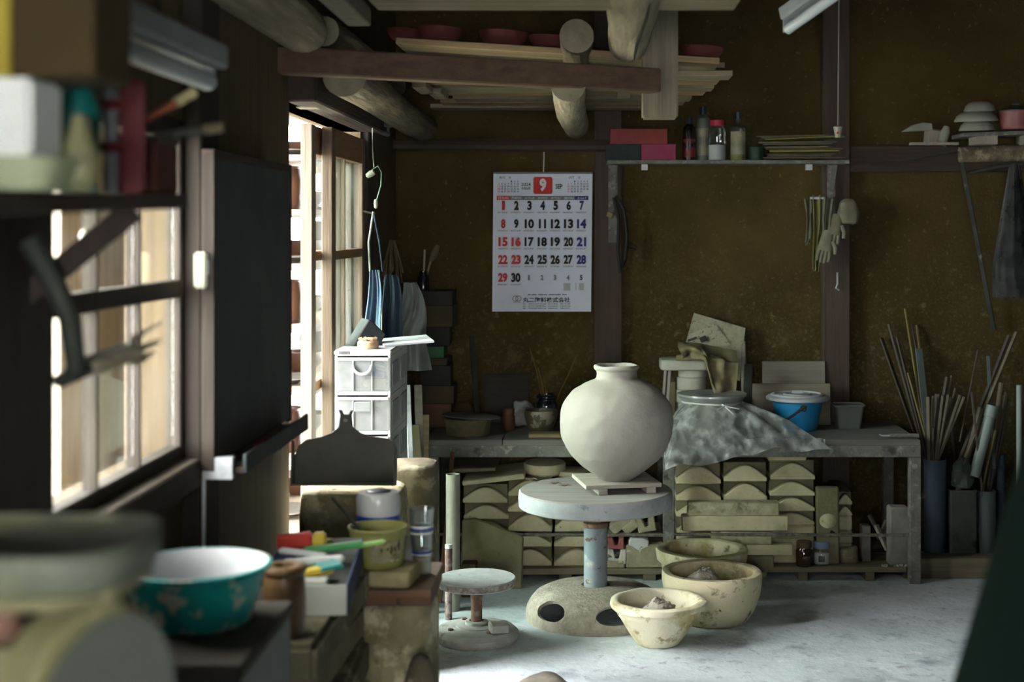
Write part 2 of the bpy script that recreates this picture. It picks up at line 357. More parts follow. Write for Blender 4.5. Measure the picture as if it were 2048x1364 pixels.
# ================================================================= OUTSIDE
MT['yard'] = mat('pale_yard_concrete', '#77786c', '#8b8c80', scale=2, rough=.9)
MB().grid(8, 8, lambda u, v: (-14 + u * (14 + XW - .1), -3 + v * 20, -.06)).build('yard_ground', MT['yard'], label='pale concrete yard outside the doorway', kind='structure')
fence = thing('plank_screen', 'weathered upright planks standing outside the near window', 'planks', (-1.13, 3.45, -.06))
for i, (y, wd, dx) in enumerate([(-.40, .14, .01), (-.155, .27, -.004), (.135, .29, .006), (.43, .28, -.004)]):
    MB().box((dx, y, 1.0), (.022, wd, 2.0), rot=(R(.4 * (i % 3 - 1)), 0, 0)).build('plank', MT['fence'], fence, bevel=.002)
for zz in (.3, 1.75): MB().box((-.035, .1, zz), (.04, 1.1, .06)).build('plank_rail', MT['fence'], fence)

# pottery rack beyond the doorway
MT['shelf_out'] = wood('outdoor_rack_wood', '#544a3c', '#6b5f4e', 'x', rough=.85)
MT['pot_brown'] = mat('brown_glazed_pot', '#2b180e', '#3a2315', scale=8, rough=.45, spec=.5)
MT['pot_grey'] = mat('grey_stone_pot', '#3a3832', '#4a4740', scale=8, rough=.7)
rack = thing('pottery_rack', 'outdoor wooden rack of pots seen through the doorway', 'rack', (-1.45, 6.35, -.06))
levels = [.25, .52, .80, 1.05, 1.30, 1.52, 1.74]
for yy in (-.55, .75):
    for xx in (-.3, .3): MB().box((xx, yy, .98), (.05, .05, 1.96)).build('rack_post', MT['shelf_out'], rack)
for zz in levels: MB().box((0, .1, zz), (.7, 1.5, .025)).build('rack_shelf', MT['shelf_out'], rack, bevel=.002)
MB().box((-.02, .1, 2.0), (.95, 1.75, .03)).build('rack_shade_roof', MT['shelf_out'], rack)  # roof and back panel added to shade the pots
MB().box((-.37, .1, .98), (.02, 1.55, 1.96)).build('rack_shade_back', MT['shelf_out'], rack)
bowl_p = [(0, 0), (.05, 0), (.055, .006), (.10, .05), (.115, .09), (.108, .09), (.09, .05), (0, .02)]
cup_p = [(0, 0), (.06, 0), (.075, .03), (.08, .12), (.07, .17), (.075, .18), (.066, .175), (.06, .05), (0, .03)]
plate_p = [(0, 0), (.06, 0), (.065, .008), (.13, .025), (.128, .03), (.06, .014), (0, .012)]
protos = {'bowl': MB().lathe(bowl_p, 24).mesh('bowl'), 'jar': MB().lathe(cup_p, 24).mesh('jar'), 'dish': MB().lathe(plate_p, 24).mesh('dish')}
names = ['bottom', 'second', 'third', 'fourth', 'fifth', 'sixth', 'top']
spot = ['nearest the doorway', 'in the middle', 'at the far end']
for k, zz in enumerate(levels):
    for j in range(3):
        y = 6.35 - .42 + j * .5 + random.uniform(-.03, .03); x = -1.27 - .03 * j
        kind = ['dish', 'bowl', 'jar', 'bowl'][(k * 2 + j) % 4]; br = (k + j) % 2
        me = protos[kind].copy(); me.materials.append(MT['pot_brown'] if br else MT['pot_grey'])
        link('outdoor_' + kind, me, None, (x, y, zz + .0126 - .06), (0, 0, j), '%s glazed %s on the %s shelf of the outdoor rack, %s' % ('brown' if br else 'grey', kind, names[k], spot[j]), kind, 'pots on the outdoor rack')
# eave over the doorway
MT['eave'] = wood('pale_eave_board', '#9c917e', '#beb4a0', 'y')
ev = thing('eave', 'pale boarded eave outside above the glass doors', 'eave', (-1.02, 4.45, 2.02))
for i in range(2): MB().box((-.04 + i * .075, 0, .01 * i), (.07, 2.6, .02)).build('eave_board', MT['eave'], ev)
for yy in (-.6, -.1, .4): MB().box((0, yy, -.035), (.14, .05, .05)).build('rafter', MT['eave'], ev)
ev2 = thing('added_shade_roof', 'unseen boarded roof added to shade the planks outside the window', 'roof', (-1.2, 3.25, 1.99))  # roof added out of view to shade the bright planks
for i in range(5): MB().box((-.25 + i * .125, 0, .012 * i), (.122, 2.0, .018)).build('shade_roof_board', MT['eave'], ev2)
# greenery behind the fence
MT['leaf'] = mat('pale_green_leaves', '#4f7a40', '#7fa266', scale=5, rough=.6, bump=0)
def bush(name, loc, rx, rz, n, label):
    mb = MB(); rnd = random.Random(n)
    for i in range(n):
        d = Vector((rnd.gauss(0, 1), rnd.gauss(0, 1), rnd.gauss(0, 1))).normalized() * rnd.uniform(.55, 1)
        p = Vector((d.x * rx, d.y * rx, d.z * rz)); m3 = Euler((rnd.uniform(0, 6), rnd.uniform(0, 6), rnd.uniform(0, 6))).to_matrix(); s = rnd.uniform(.05, .1)
        mb.add([p + m3 @ Vector(q) for q in ((-s, 0, 0), (0, -s * .5, .01), (s, 0, 0), (0, s * .5, .01))], [(0, 1, 2, 3)])
    t = thing(name, label, 'shrub', loc)
    mb.build('foliage', MT['leaf'], t, loc=(0, 0, rz), smooth=0, kind='stuff')
    MB().tube([(0, 0, -.06), (.03, 0, rz * .6), (0, .03, rz * 1.3)], [.05, .04, .02], 8).build('stem', MT['dark_wood_z'], t)
bush('garden_shrub', (-2.9, 6.2, 0), .75, 1.0, 1500, 'pale green garden shrub behind the board fence')
bush('garden_shrub', (-3.4, 9.6, 0), 1.2, .95, 1500, 'green shrub in the yard beyond the pottery rack')
# ================================================================= WHEELS, JAR, BOWLS (middle of the floor)
MT['bisque'] = mat('raw_white_clay', '#96938a', '#a19e95', scale=3, rough=.9, bump=.35, bscale=16, spec=.15, spots=[(3, .55, .8, '#8d8978')])
MT['wheel_wood'] = wood('slip_covered_wheel_wood', '#8d8b85', '#a5a39d', 'x', rough=.9, spots=[(6, .62, .72, '#6f675c')])
MT['wheel_side'] = mat('slip_splashed_wheel_rim', '#8d9496', '#a3a9a9', scale=8, rough=.9, spots=[(30, .6, .7, '#7b8184')])
MT['blue_iron'] = mat('chipped_pale_blue_pipe', '#6f7d86', '#858f95', scale=10, rough=.7, spots=[(28, .60, .66, '#5b4a3a'), (14, .6, .7, '#a2a9a6')])
MT['rust'] = mat('rusty_iron', '#5e463a', '#7a6050', scale=20, rough=.9, spots=[(16, .55, .7, '#97897a')])
MT['cast'] = mat('dusty_cast_iron_base', '#8d8678', '#a59e90', scale=40, rough=.95, bump=.6, bscale=90, spots=[(8, .55, .7, '#b5afa2')])
MT['dark_hole'] = mat('hole_shade', '#171512', '#231f1a', rough=1)  # dark colour painting the shade inside slots, bolt holes and the notch

WYc = 5.11; WX = X_(1191, WYc)
wheel = thing('potters_wheel', 'large hand-turned pottery wheel with thick round wooden head and domed base', 'pottery wheel', (WX, WYc, 0))
# domed base with oval cut-outs
rb, hb = .238, .106
NS, NR = 180, 44
DP = [(rb, 0), (rb, .026), (rb * .985, .042), (rb * .945, .060), (rb * .87, .080), (rb * .73, .095), (rb * .47, .103), (.05, hb)]
def dome(t):
    u = t * (len(DP) - 1); k = min(int(u), len(DP) - 2); f = u - k
    return DP[k][0] * (1 - f) + DP[k + 1][0] * f, DP[k][1] * (1 - f) + DP[k + 1][1] * f
mb = MB(); vid = {}; par = {}
holes = [(R(-133), .41, .27, .205), (R(-72), .40, .31, .20), (R(-12), .41, .26, .19)]   # angle, t, half-angle, half-t
def hval(th, t):
    best = (9, None)
    for h4 in holes:
        da = (th - h4[0] + math.pi) % (2 * math.pi) - math.pi; e = math.hypot(da / h4[2], (t - h4[1]) / h4[3])
        if e < best[0]: best = (e, (h4, da))
    return best
cellin = lambda i, j: hval(2 * math.pi * (i + .5) / NS, (j + .5) / NR)[0] < 1
for j in range(NR + 1):
    for i in range(NS):
        th = 2 * math.pi * i / NS; t = j / NR; e, q = hval(th, t)
        if .5 < e < 1.5:
            nb = [cellin((i - a) % NS, j - b_) for a in (0, 1) for b_ in (0, 1) if 0 <= j - b_ < NR]
            if any(nb) and not all(nb):
                h4, da = q; th = h4[0] + da / e; t = h4[1] + (t - h4[1]) / e
        r, z_ = dome(t); vid[i, j] = len(mb.v); mb.v.append((r * math.cos(th), r * math.sin(th), z_))
for j in range(NR):
    for i in range(NS):
        if not cellin(i, j): mb.f.append((vid[i, j], vid[(i + 1) % NS, j], vid[(i + 1) % NS, j + 1], vid[i, j + 1]))
mb.build('domed_base', MT['cast'], wheel, solid=-.012, smooth=50)
for k in range(8):
    a_ = R(-170 + k * 45)
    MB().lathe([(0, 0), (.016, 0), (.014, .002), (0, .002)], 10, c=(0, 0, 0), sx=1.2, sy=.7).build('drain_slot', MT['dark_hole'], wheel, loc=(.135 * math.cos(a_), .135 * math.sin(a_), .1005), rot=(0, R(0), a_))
for k in range(9):
    a_ = R(-165 + k * 19)
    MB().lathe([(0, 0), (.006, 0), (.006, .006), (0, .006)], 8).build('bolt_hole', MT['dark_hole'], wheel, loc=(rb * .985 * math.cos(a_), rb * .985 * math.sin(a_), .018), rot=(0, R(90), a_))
MB().lathe([(.050, .10), (.052, .104), (.044, .108), (.042, .112), (.042, .325), (.043, .33), (.043, .338), (.03, .34), (0, .34)], 28).build('column', MT['blue_iron'], wheel)
MB().lathe([(.0435, .325), (.0445, .328), (.0445, .338), (.0435, .341), (.02, .342)], 28).build('collar_ring', MT['rust'], wheel)
MB().lathe([(0, .33), (.019, .33), (.019, .40), (0, .40)], 20).build('shaft', MT['rust'], wheel)
hd = MB().lathe([(0, .398), (.268, .398), (.275, .403), (.278, .43), (.275, .455), (.270, .460), (0, .460)], 72).build('wheel_head', MT['wheel_wood'], wheel, smooth=40)
hd.data.materials.append(MT['wheel_side'])
for p in hd.data.polygons:
    if abs(p.normal.z) < .6: p.material_index = 1
# scraps on the wheel head
MT['scrap'] = mat('dry_clay_scrap', '#6a5a4a', '#84735f', rough=.9)
for k, (px, py) in enumerate([(1110, 968), (1130, 972), (1062, 960)]):
    Yk = (CH - .46) * F / (py - CY); pts = [(X_(px, Yk) + .012 * q, Yk + .004 * math.sin(q * 2), .4625 + .003 * (q % 2)) for q in range(-2, 3)]
    MB().tube(pts, [.001, .003, .004, .003, .001], 6).build('clay_shaving', MT['scrap'], label=['curled brown clay shaving on the wheel head left of the bat', 'brown clay shaving on the wheel head touching the bat', 'small pale clay crumb near the left rim of the wheel head'][k], cat='shaving')

# bat (board on two battens) and jar
bat = thing('throwing_bat', 'square wooden bat on two battens under the round jar', 'board', (X_(1232, 5.12), 5.13, .46), (0, 0, R(12)))
MT['bat'] = wood('clay_dusted_bat', '#a29c90', '#b9b4a8', 'x', rough=.9)
MB().box((0, 0, .0285), (.275, .25, .015)).build('bat_board', MT['bat'], bat, bevel=.002)
for xx in (-.075, .10): MB().box((xx, 0, .0105), (.034, .25, .021)).build('batten', MT['bat'], bat, bevel=.002)
JX, JY = X_(1233, 5.12), 5.12; z0 = .4961
s_ = 5.12 / F
prof = [(r * s_, q * s_) for r, q in [(0, 0), (31, 0), (37, 2), (53, 15), (69, 27), (83, 39), (93, 51), (100, 63), (106, 76), (110, 88), (112, 100), (113, 112), (112.5, 124), (111, 136), (107, 149), (100, 161), (89, 174), (74, 185), (58, 193), (46, 198), (41.5, 202), (40.3, 208), (40.3, 214), (41, 217), (44.5, 220.5), (45, 225), (42, 227.5), (38, 225), (36, 205), (45, 190), (80, 160), (100, 100), (60, 20), (0, 8)]]
def smooth_prof(p, n=3):
    out = []
    for i in range(len(p) - 1):
        p0 = p[max(i - 1, 0)]; p1 = p[i]; p2 = p[i + 1]; p3 = p[min(i + 2, len(p) - 1)]
        for k in range(n):
            t = k / n
            q = [.5 * ((2 * p1[d]) + (-p0[d] + p2[d]) * t + (2 * p0[d] - 5 * p1[d] + 4 * p2[d] - p3[d]) * t * t + (-p0[d] + 3 * p1[d] - 3 * p2[d] + p3[d]) * t ** 3) for d in (0, 1)]
            out.append((max(q[0], 0), q[1]))
    return out + [p[-1]]
MB().lathe(smooth_prof(prof), 96, wob=.004, phase=1).build('clay_jar', MT['bisque'], loc=(JX, JY, z0), rough=(.0034, 26), smooth=60,
    label='large round unfired white clay jar on the wheel', cat='jar')

# small wheel (banding stool) left
MT['dusty_top'] = mat('clay_dusted_top', '#a2a5a6', '#b6b8b7', scale=20, rough=.95, spots=[(50, .6, .7, '#8d8b86')])
MT['pitted'] = mat('pitted_grey_stone', '#7d756c', '#a7a29b', scale=60, rough=.95, bump=.8, bscale=120, contrast=(.42, .58))
MT['conc_base'] = mat('dusty_concrete_disc', '#959792', '#abaca6', scale=12, rough=.95, bump=.4, spots=[(9, .6, .7, '#6f6c63')])
SY = 4.84; SX = X_(953, SY); KS = 1.125
sw = thing('banding_wheel', 'small round turntable stool on a rusty pipe and disc base', 'turntable', (SX, SY, 0))
MB().lathe([(r * KS, z * 1.14) for r, z in [(0, 0), (.122, 0), (.128, .01), (.127, .022), (.115, .034), (.06, .040), (0, .040)]], 48).build('disc_base', MT['conc_base'], sw, rough=(.002, 30))
MB().lathe([(r * KS, z * 1.14) for r, z in [(.062, .038), (.062, .043), (.05, .046), (.035, .046), (.034, .055), (.022, .056)]], 24).build('flange', MT['conc_base'], sw)
MB().lathe([(r * KS, z * 1.14) for r, z in [(.017, .045), (.017, .12), (.0185, .125), (.0185, .165), (0, .165)]], 20).build('pipe_stem', MT['rust'], sw)
tp = MB().lathe([(r * KS, z * 1.14) for r, z in [(0, .160), (.114, .160), (.119, .164), (.119, .181), (.116, .184), (0, .184)]], 56).build('turntable_disc', MT['dusty_top'], sw)
tp.data.materials.append(MT['pitted'])
for p in tp.data.polygons:
    if abs(p.normal.z) < .6: p.material_index = 1
for k in range(4):
    a_ = R(30 + 90 * k); MB().lathe([(r * KS, z * 1.14) for r, z in [(0, 0), (.008, 0), (.008, .006), (0, .008)]], 6).build('bolt', MT['rust'], sw, loc=(.096 * math.cos(a_), .096 * math.sin(a_), .0415))
MB().box((0, 0, .0165), (.064, .056, .033)).build('stone_block', MT['conc_base'], loc=(X_(998, 4.76), 4.765, .0435), rot=(0, 0, R(15)), bevel=.005, rough=(.003, 40), label='small grey stone block on the disc base of the little turntable', cat='stone')

# plaster bowls
MT['bowl_a'] = mat('stained_cream_plaster_bowl', '#c8c2a6', '#d8d3ba', scale=5, rough=.9, bump=.3, spots=[(7, .50, .64, '#ab9f70'), (18, .57, .68, '#8f8456'), (40, .68, .74, '#55503c')])
MT['bowl_b'] = mat('mossy_plaster_basin', '#bab394', '#cfc8a8', scale=4, rough=.9, bump=.3, spots=[(5, .48, .62, '#988b5c'), (16, .57, .67, '#6b6446'), (30, .66, .72, '#4e4936')])
MT['clay'] = mat('crumbled_grey_clay', '#9a9487', '#aea89b', scale=20, rough=1, bump=.5)
def place_bowl(px, Yc, scale, zs, prof, m, label, seed, wob=.012):
    return MB().lathe([(r * scale, z * zs) for r, z in prof], 64, wob=wob, phase=seed).build('plaster_bowl', m, loc=(X_(px, Yc), Yc, 0), rough=(.0035, 16), seed=seed, smooth=50, label=label, cat='bowl')
b1 = [(0, 0), (.062, 0), (.067, .004), (.094, .05), (.122, .105), (.128, .112), (.131, .122), (.134, .132), (.147, .137), (.150, .146), (.148, .158), (.138, .163), (.128, .163), (.122, .158), (.105, .11), (.08, .05), (.06, .03), (0, .026)]
place_bowl(1316, 4.79, 1.083, .92, b1, MT['bowl_a'], 'small conical cream plaster bowl with flanged rim, nearest the camera', 1)
b2 = [(0, 0), (.10, 0), (.112, .006), (.136, .05), (.152, .11), (.158, .16), (.160, .200), (.157, .206), (.140, .208), (.133, .203), (.13, .15), (.11, .07), (.08, .045), (0, .04)]
place_bowl(1424, 5.075, 1.105, .86, b2, MT['bowl_b'], 'deep mossy plaster bowl holding crumbled clay, in the middle of the three', 2)
b3 = [(0, 0), (.10, 0), (.11, .006), (.138, .08), (.143, .13), (.150, .137), (.157, .145), (.162, .188), (.159, .194), (.135, .196), (.128, .19), (.12, .12), (.09, .06), (0, .05)]
place_bowl(1404, 5.44, 1.09, .90, b3, MT['bowl_b'], 'empty plaster basin with banded wall, rearmost of the three bowls', 3)
def clay_heap(px, Yc, z, r, h, label, seed):
    rnd = random.Random(seed); mb = MB()
    def pt(u, v):
        x = (u - .5) * 2; y = (v - .5) * 2; d = min(1, math.hypot(x, y)); q = Vector((x * 3 + seed, y * 3, seed))
        return (x * r, y * r * .8, h * (1 - d ** 1.6) * (.9 + .22 * noise.noise(q)) + .007 * noise.noise(q * 5))
    mb.grid(30, 30, pt)
    mb.f = [f for f in mb.f if all(math.hypot(mb.v[i][0] / r, mb.v[i][1] / (r * .8)) < 1.02 for i in f)]
    o = mb.build('clay_heap', MT['clay'], loc=(X_(px, Yc), Yc, z), label=label, cat='clay', smooth=40)
    blob = MB().lathe([(0, -.8), (.75, -.55), (1, 0), (.7, .6), (0, .85)], 7, wob=.12).mesh('crumb', smooth=0); blob.materials.append(MT['clay'])
    for k in range(70):
        a_ = rnd.uniform(0, 6.28); d = rnd.uniform(.05, .97) ** .7; s = rnd.uniform(.003, .009)
        x, y = d * r * math.cos(a_), d * r * .8 * math.sin(a_); q = Vector((x / r * 3 + seed, y / (r * .8) * 3, seed))
        c_ = link('crumb', blob, o, (x, y, h * (1 - d ** 1.6) * (.9 + .22 * noise.noise(q)) + .002), (a_, a_ * 2, a_ * 3)); c_.scale = (s, s * .8, s * .8)
clay_heap(1318, 4.79, .075, .085, .085, 'heap of crumbled grey clay in the small conical bowl', 5)
clay_heap(1408, 5.075, .095, .105, .095, 'heap of crumbled grey clay in the deep mossy bowl', 9)
# lumps at the lower frame edge
MB().lathe(smooth_prof([(0, 0), (.07, 0), (.083, .03), (.075, .07), (.045, .095), (0, .105)]), 28, wob=.06).build('clay_lump', MT['clay'], loc=(X_(1085, 4.12), 4.12, 0), rough=(.012, 14), label='rough grey clay lump on the floor at the lower frame edge', cat='clay lump')
# ================================================================= BENCH AND WHAT IS STORED UNDER IT
FY = 5.58; BT = .566
bx0, bx1 = X_(850, FY), X_(1842, FY)
bench = thing('work_bench', 'long low dusty iron-framed workbench along the mud wall', 'bench', (0, FY, 0))
MT['bench_top'] = wood('dusty_bench_plank', '#575550', '#6c6a63', 'x', rough=.9, dust=('#7d7d77', .6))
# top planks (pieces), frame, legs, rails
xs = [bx0, X_(1005, FY), X_(1160, FY), X_(1330, FY), X_(1560, FY), bx1]
for a_, b_ in zip(xs, xs[1:]):
    for y0, y1 in ((.0, .275), (.279, .555)):
        MB().box(((a_ + b_) / 2, (y0 + y1) / 2, BT - .011), (b_ - a_ - .003, y1 - y0, .022)).build('top_plank', MT['bench_top'], bench, bevel=.002)
MB().box(((bx0 + bx1) / 2, .012, BT - .045), (bx1 - bx0, .024, .045)).build('front_apron', MT['bench_iron'], bench, bevel=.002)
MB().box(((bx0 + bx1) / 2, .54, BT - .045), (bx1 - bx0, .024, .045)).build('back_apron', MT['bench_iron'], bench)
for lx in (X_(1833, FY) - .003, X_(1338, FY), bx0 + .03):
    for y in (.025, .53):
        MB().box((lx, y, (BT - .0675) / 2), (.044, .044, BT - .0675)).build('leg', MT['bench_iron'], bench, bevel=.002)
MT['rod'] = mat('dusty_rebar_rod', '#55504a', '#7d786c', scale=60, rough=.9, bump=.6, bscale=200)
zr = Z_(1071, FY)
for a_, b_ in ((bx0 + .05, X_(1338, FY) - .022), (X_(1338, FY) + .022, X_(1820, FY))):
    MB().tube([(a_, .02, zr), (b_, .02, zr - .003)], .0065, 10).build('cross_rod', MT['rod'], bench)
zs_ = Z_(1133, FY + .05)
for (y0, y1) in ((.04, .28), (.285, .53)):
    MB().box(((X_(1500, FY) + X_(1818, FY)) / 2, (y0 + y1) / 2, zs_ - .0105), (X_(1818, FY) - X_(1500, FY), y1 - y0, .021)).build('lower_shelf_board', MT['plank_grey_x'], bench, bevel=.002)
for px in (1745, 1610): MB().box((X_(px, FY), .28, (zs_ - .021) / 2), (.034, .46, zs_ - .021)).build('shelf_foot', MT['plank_grey_x'], bench)
MB().box(((X_(930, FY) + X_(1325, FY)) / 2, .29, .035), (X_(1325, FY) - X_(930, FY), .46, .024)).build('lower_shelf_board', MT['plank_grey_x'], bench, bevel=.002)
for px in (960, 1130, 1300): MB().box((X_(px, FY), .29, .0115), (.05, .46, .023)).build('shelf_foot', MT['plank_grey_x'], bench)

# ---- arched plaster press moulds: a convex lower half and a hollow upper half
def arch_half(w, h, depth, hump, name):
    n = 16; e = .22
    top = []
    for i in range(n + 1):
        t = i / n; x = -w / 2 + w * t; s = math.sin(math.pi * t) ** (1.15)
        top.append((x, h * e + (h * .86 - h * e) * s))
    if hump: poly = [(-w / 2, 0)] + [(w / 2, 0)] + top[::-1]
    else: poly = [(-w / 2, h)] + [(x, min(z + .002, h - .004)) for x, z in top] + [(w / 2, h)]
    return MB().prism(poly, 0, depth)
def cell(px0, px1, z0, h, Y, stack, rank, m1, m2, arch=True, rz=0, ry=0, cover=True):
    wd = X_(px1, Y) - X_(px0, Y) - .004; xc = (X_(px0, Y) + X_(px1, Y)) / 2
    nth = 'topmost second third fourth fifth sixth seventh eighth'.split()[rank]
    dpt = .30
    if not arch:
        MB().box((0, dpt / 2, h / 2), (wd, dpt, h - .001)).build('plaster_slab', m1, loc=(xc, Y, z0), rot=(0, ry, rz), bevel=.006, rough=(.003, 20), seed=rank, label='plain plaster slab, %s piece of the %s' % (nth, stack), cat='slab'); return
    arch_half(wd, h - .001, dpt, True, 'h').build('arched_mold', m1, loc=(xc, Y, z0), rot=(0, ry, rz), bevel=.003, label='convex plaster mold, %s pair of the %s' % (nth, stack), cat='plaster mold', group='arched plaster molds under the bench')
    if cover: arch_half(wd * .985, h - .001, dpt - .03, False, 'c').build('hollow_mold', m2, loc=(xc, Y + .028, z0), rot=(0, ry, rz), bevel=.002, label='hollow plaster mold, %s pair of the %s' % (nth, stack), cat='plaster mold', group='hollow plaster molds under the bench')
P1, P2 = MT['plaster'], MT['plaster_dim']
def stack(name, px0, px1, Y, base_z, tops, jit=2):
    # tops: list from bottom of (height_px, arch)
    z = base_z; n = len(tops)
    for i, (hp, ar) in enumerate(tops):
        h = S_(hp, Y); j = random.uniform(-jit, jit)
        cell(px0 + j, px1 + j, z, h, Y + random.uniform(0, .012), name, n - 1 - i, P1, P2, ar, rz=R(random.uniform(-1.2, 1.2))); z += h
    return z
YS = 5.68
base = .0475
stack('leftmost stack under the bench', 926, 1018, YS + .02, base, [(28, False), (32, True), (31, True), (33, True), (36, True)])
stack('stack left of the wheel column', 1014, 1104, YS, base, [(38, True), (30, True), (40, True), (32, True), (36, True)])
stack('stack behind the wheel column', 1108, 1200, YS, base, [(38, True), (30, True), (40, True), (30, True), (34, True)])
gz = S_(20, YS)
zA = stack('first stack right of the middle bench leg', 1352, 1444, YS, .0, [(54, False), (34, False), (34, True), (32, True), (34, True), (40, True)], 1)
zB = stack('second stack right of the middle bench leg', 1447, 1536, YS, .0, [(54, False), (34, False), (34, True), (32, True), (39, True), (37, True)], 1)
zC = stack('third stack right of the middle bench leg', 1539, 1631, YS, zs_, [(52, False), (24, False), (28, True), (31, True), (32, True), (38, True)], 1)
MB().box((0, .14, .011), (S_(78, YS), .28, .022)).build('plaster_slab', P1, loc=(X_(1575, YS), YS + .01, zC), bevel=.005, label='thin plaster slab lying across the third mold column top', cat='slab')
# long slabs in front of columns one and two
YL = 5.62
def slab(px0, px1, py0, py1, Y, d, m, label, ry=0, cat='slab', bevel=.004, rz=0, name='plaster_slab'):
    wd = S_(px1 - px0, Y); h = S_(py1 - py0, Y)
    return MB().box((0, d / 2, h / 2), (wd, d, h)).build(name, m, loc=(X_((px0 + px1) / 2, Y), Y, Z_(py1, Y)), rot=(0, ry, rz), bevel=bevel, rough=(.0025, 25), label=label, cat=cat)
MT['plaster_mottled'] = mat('mottled_worn_plaster', '#8d8768', '#b3ad90', scale=16, rough=.95, spots=[(18, .55, .65, '#6f6a52'), (10, .6, .7, '#c0bba4')])
slab(1376, 1559, 1005, 1032, YL, .055, MT['plaster_mottled'], 'long worn mottled plaster bar, upper of the two in front of the molds')
slab(1364, 1577, 1032.2, 1063, YL, .055, P1, 'long smooth plaster bar, lower of the two in front of the molds')
slab(1423, 1543, 1063.2, 1090, YL + .004, .05, MT['plaster_mottled'], 'short plaster bar beneath the two long bars')
slab(1492, 1586, 1090.2, 1112, YL, .055, P1, 'cracked flat plaster block behind the rear basin')
slab(1486, 1548, 1112.2, 1138, YL, .055, P2, 'squarish plaster block beside the amber jar')
# tall standing mould with a round bump
tm = thing('standing_mold', 'tall upright plaster mold with a round bump facing out', 'plaster mold', (X_(1657, 5.66), 5.66, zs_), (R(-4), 0, 0))
hh = Z_(975, 5.66) - zs_; wd = S_(45, 5.66)
MB().box((0, .02, hh / 2), (wd, .04, hh)).build('mold_body', P2, tm, bevel=.006)
MB().lathe([(0, .012), (.02, .010), (.032, .003), (.035, 0)], 24, sx=1, sy=.85).build('round_bump', P1, tm, loc=(0, .001, hh * .56), rot=(R(90), 0, 0))
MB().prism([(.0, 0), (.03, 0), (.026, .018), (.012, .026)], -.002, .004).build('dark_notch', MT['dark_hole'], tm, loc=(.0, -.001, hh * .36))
stack('narrow stack behind the standing mold', 1676, 1706, 5.76, zs_, [(30, False), (26, False), (30, False), (22, True), (24, True)], 0)
# jars, stones and block on the lower shelf
MT['amber'] = mat('amber_glass_liquid', '#2a1a0c', '#3a2410', rough=.08, spec=.7, bump=0)
MT['blue_lid'] = mat('pale_blue_lid', '#6f86a2', '#7b91ab', rough=.5, bump=0)
MT['white_powder'] = mat('white_powder', '#b9bdb9', '#c9ccc8', rough=.9)
MT['clear'] = film('clear_jar_glass', '#eef3f2', .04, rough=.05, gl=.06, haze=.08)
MT['rusty_lid'] = mat('brown_tin_lid', '#4a3824', '#5d4a30', rough=.6)
def jar(name, label, px, Y, z, r, h, m_body, m_lid, fill=None, fill_m=None, lid_h=.02, neck=.85, label_m=None):
    t = thing(name, label, 'jar', (X_(px, Y), Y, z))
    MB().lathe([(0, 0), (r * .93, 0), (r, .006), (r, h * .78), (r * neck, h * .9), (r * neck, h), (0, h)], 28).build('jar_body', m_body, t)
    if fill: MB().lathe([(0, .003), (r * .9, .003), (r * .95, .008), (r * .95, fill), (0, fill + .004)], 24).build('contents', fill_m, t)
    if m_lid: MB().lathe([(r * (neck + .06), h - .004), (r * (neck + .07), h + .002), (r * (neck + .07), h + lid_h - .003), (r * neck, h + lid_h), (0, h + lid_h)], 28).build('lid', m_lid, t)
    if label_m: MB().grid(8, 1, lambda u, v: (1.01 * r * math.cos(R(-118 + 40 * u)), 1.01 * r * math.sin(R(-118 + 40 * u)), h * (.2 + .35 * v))).build('paper_label', label_m, t)
    return t
jar('amber_jar', 'dark amber glass jar with tin lid under the bench', 1608, 5.645, zs_, .033, .078, MT['amber'], MT['rusty_lid'])
MT['dark_label'] = mat('dark_printed_label', '#3a3f3c', '#5d625e', scale=60, rough=.7, bump=0)
jar('powder_jar', 'clear glass jar of white powder with a pale blue lid under the bench', 1643, 5.68, zs_, .036, .068, MT['clear'], MT['blue_lid'], .048, MT['white_powder'], label_m=MT['dark_label'])
MT['rock'] = mat('brownish_rock', '#6a604e', '#837862', scale=10, rough=.95, bump=.5)
MT['stone_grey'] = mat('dusty_grey_stone', '#6c6a62', '#84827a', scale=10, rough=.95, bump=.5, dust=('#98968c', .6))
def rock(px, Y, z, rx, ry, rz_, label, m, seed, name='rock', rot=(0, 0, 0)):
    mb = MB().lathe(smooth_prof([(0, 0), (.7, 0), (1, .35), (.95, .75), (.6, 1.0), (0, 1.05)], 2), 14, wob=.1, phase=seed)
    mb.v = [(x * rx, y * ry, q * rz_) for x, y, q in mb.v]
    return mb.build(name, m, loc=(X_(px, Y), Y, z), rot=rot, rough=(min(rx, rz_) * .35, 1.2 / max(rx, .02)), seed=seed, smooth=30, label=label, cat='rock')
rock(1696, 5.70, zs_, .046, .04, .06, 'brownish rock right of the blue-lidded jar', MT['rock'], 3)
rock(1672, 5.84, zs_, .06, .05, .095, 'reddish rock behind the blue-lidded jar', MT['rock'], 6)
slab(1780, 1819, 1015, 1133, 5.64, .07, MT['stone_grey'], 'tall dusty grey block standing at the right bench leg', cat='block', bevel=.006, name='stone_block')
slab(1724, 1742, 1052, 1133, 5.72, .05, MT['stone_grey'], 'slim dusty upright block left of the tall grey block', cat='block', bevel=.004, name='stone_block')
MT['wood_scrap'] = wood('pale_wood_scrap', '#7d766a', '#968f82', 'z')
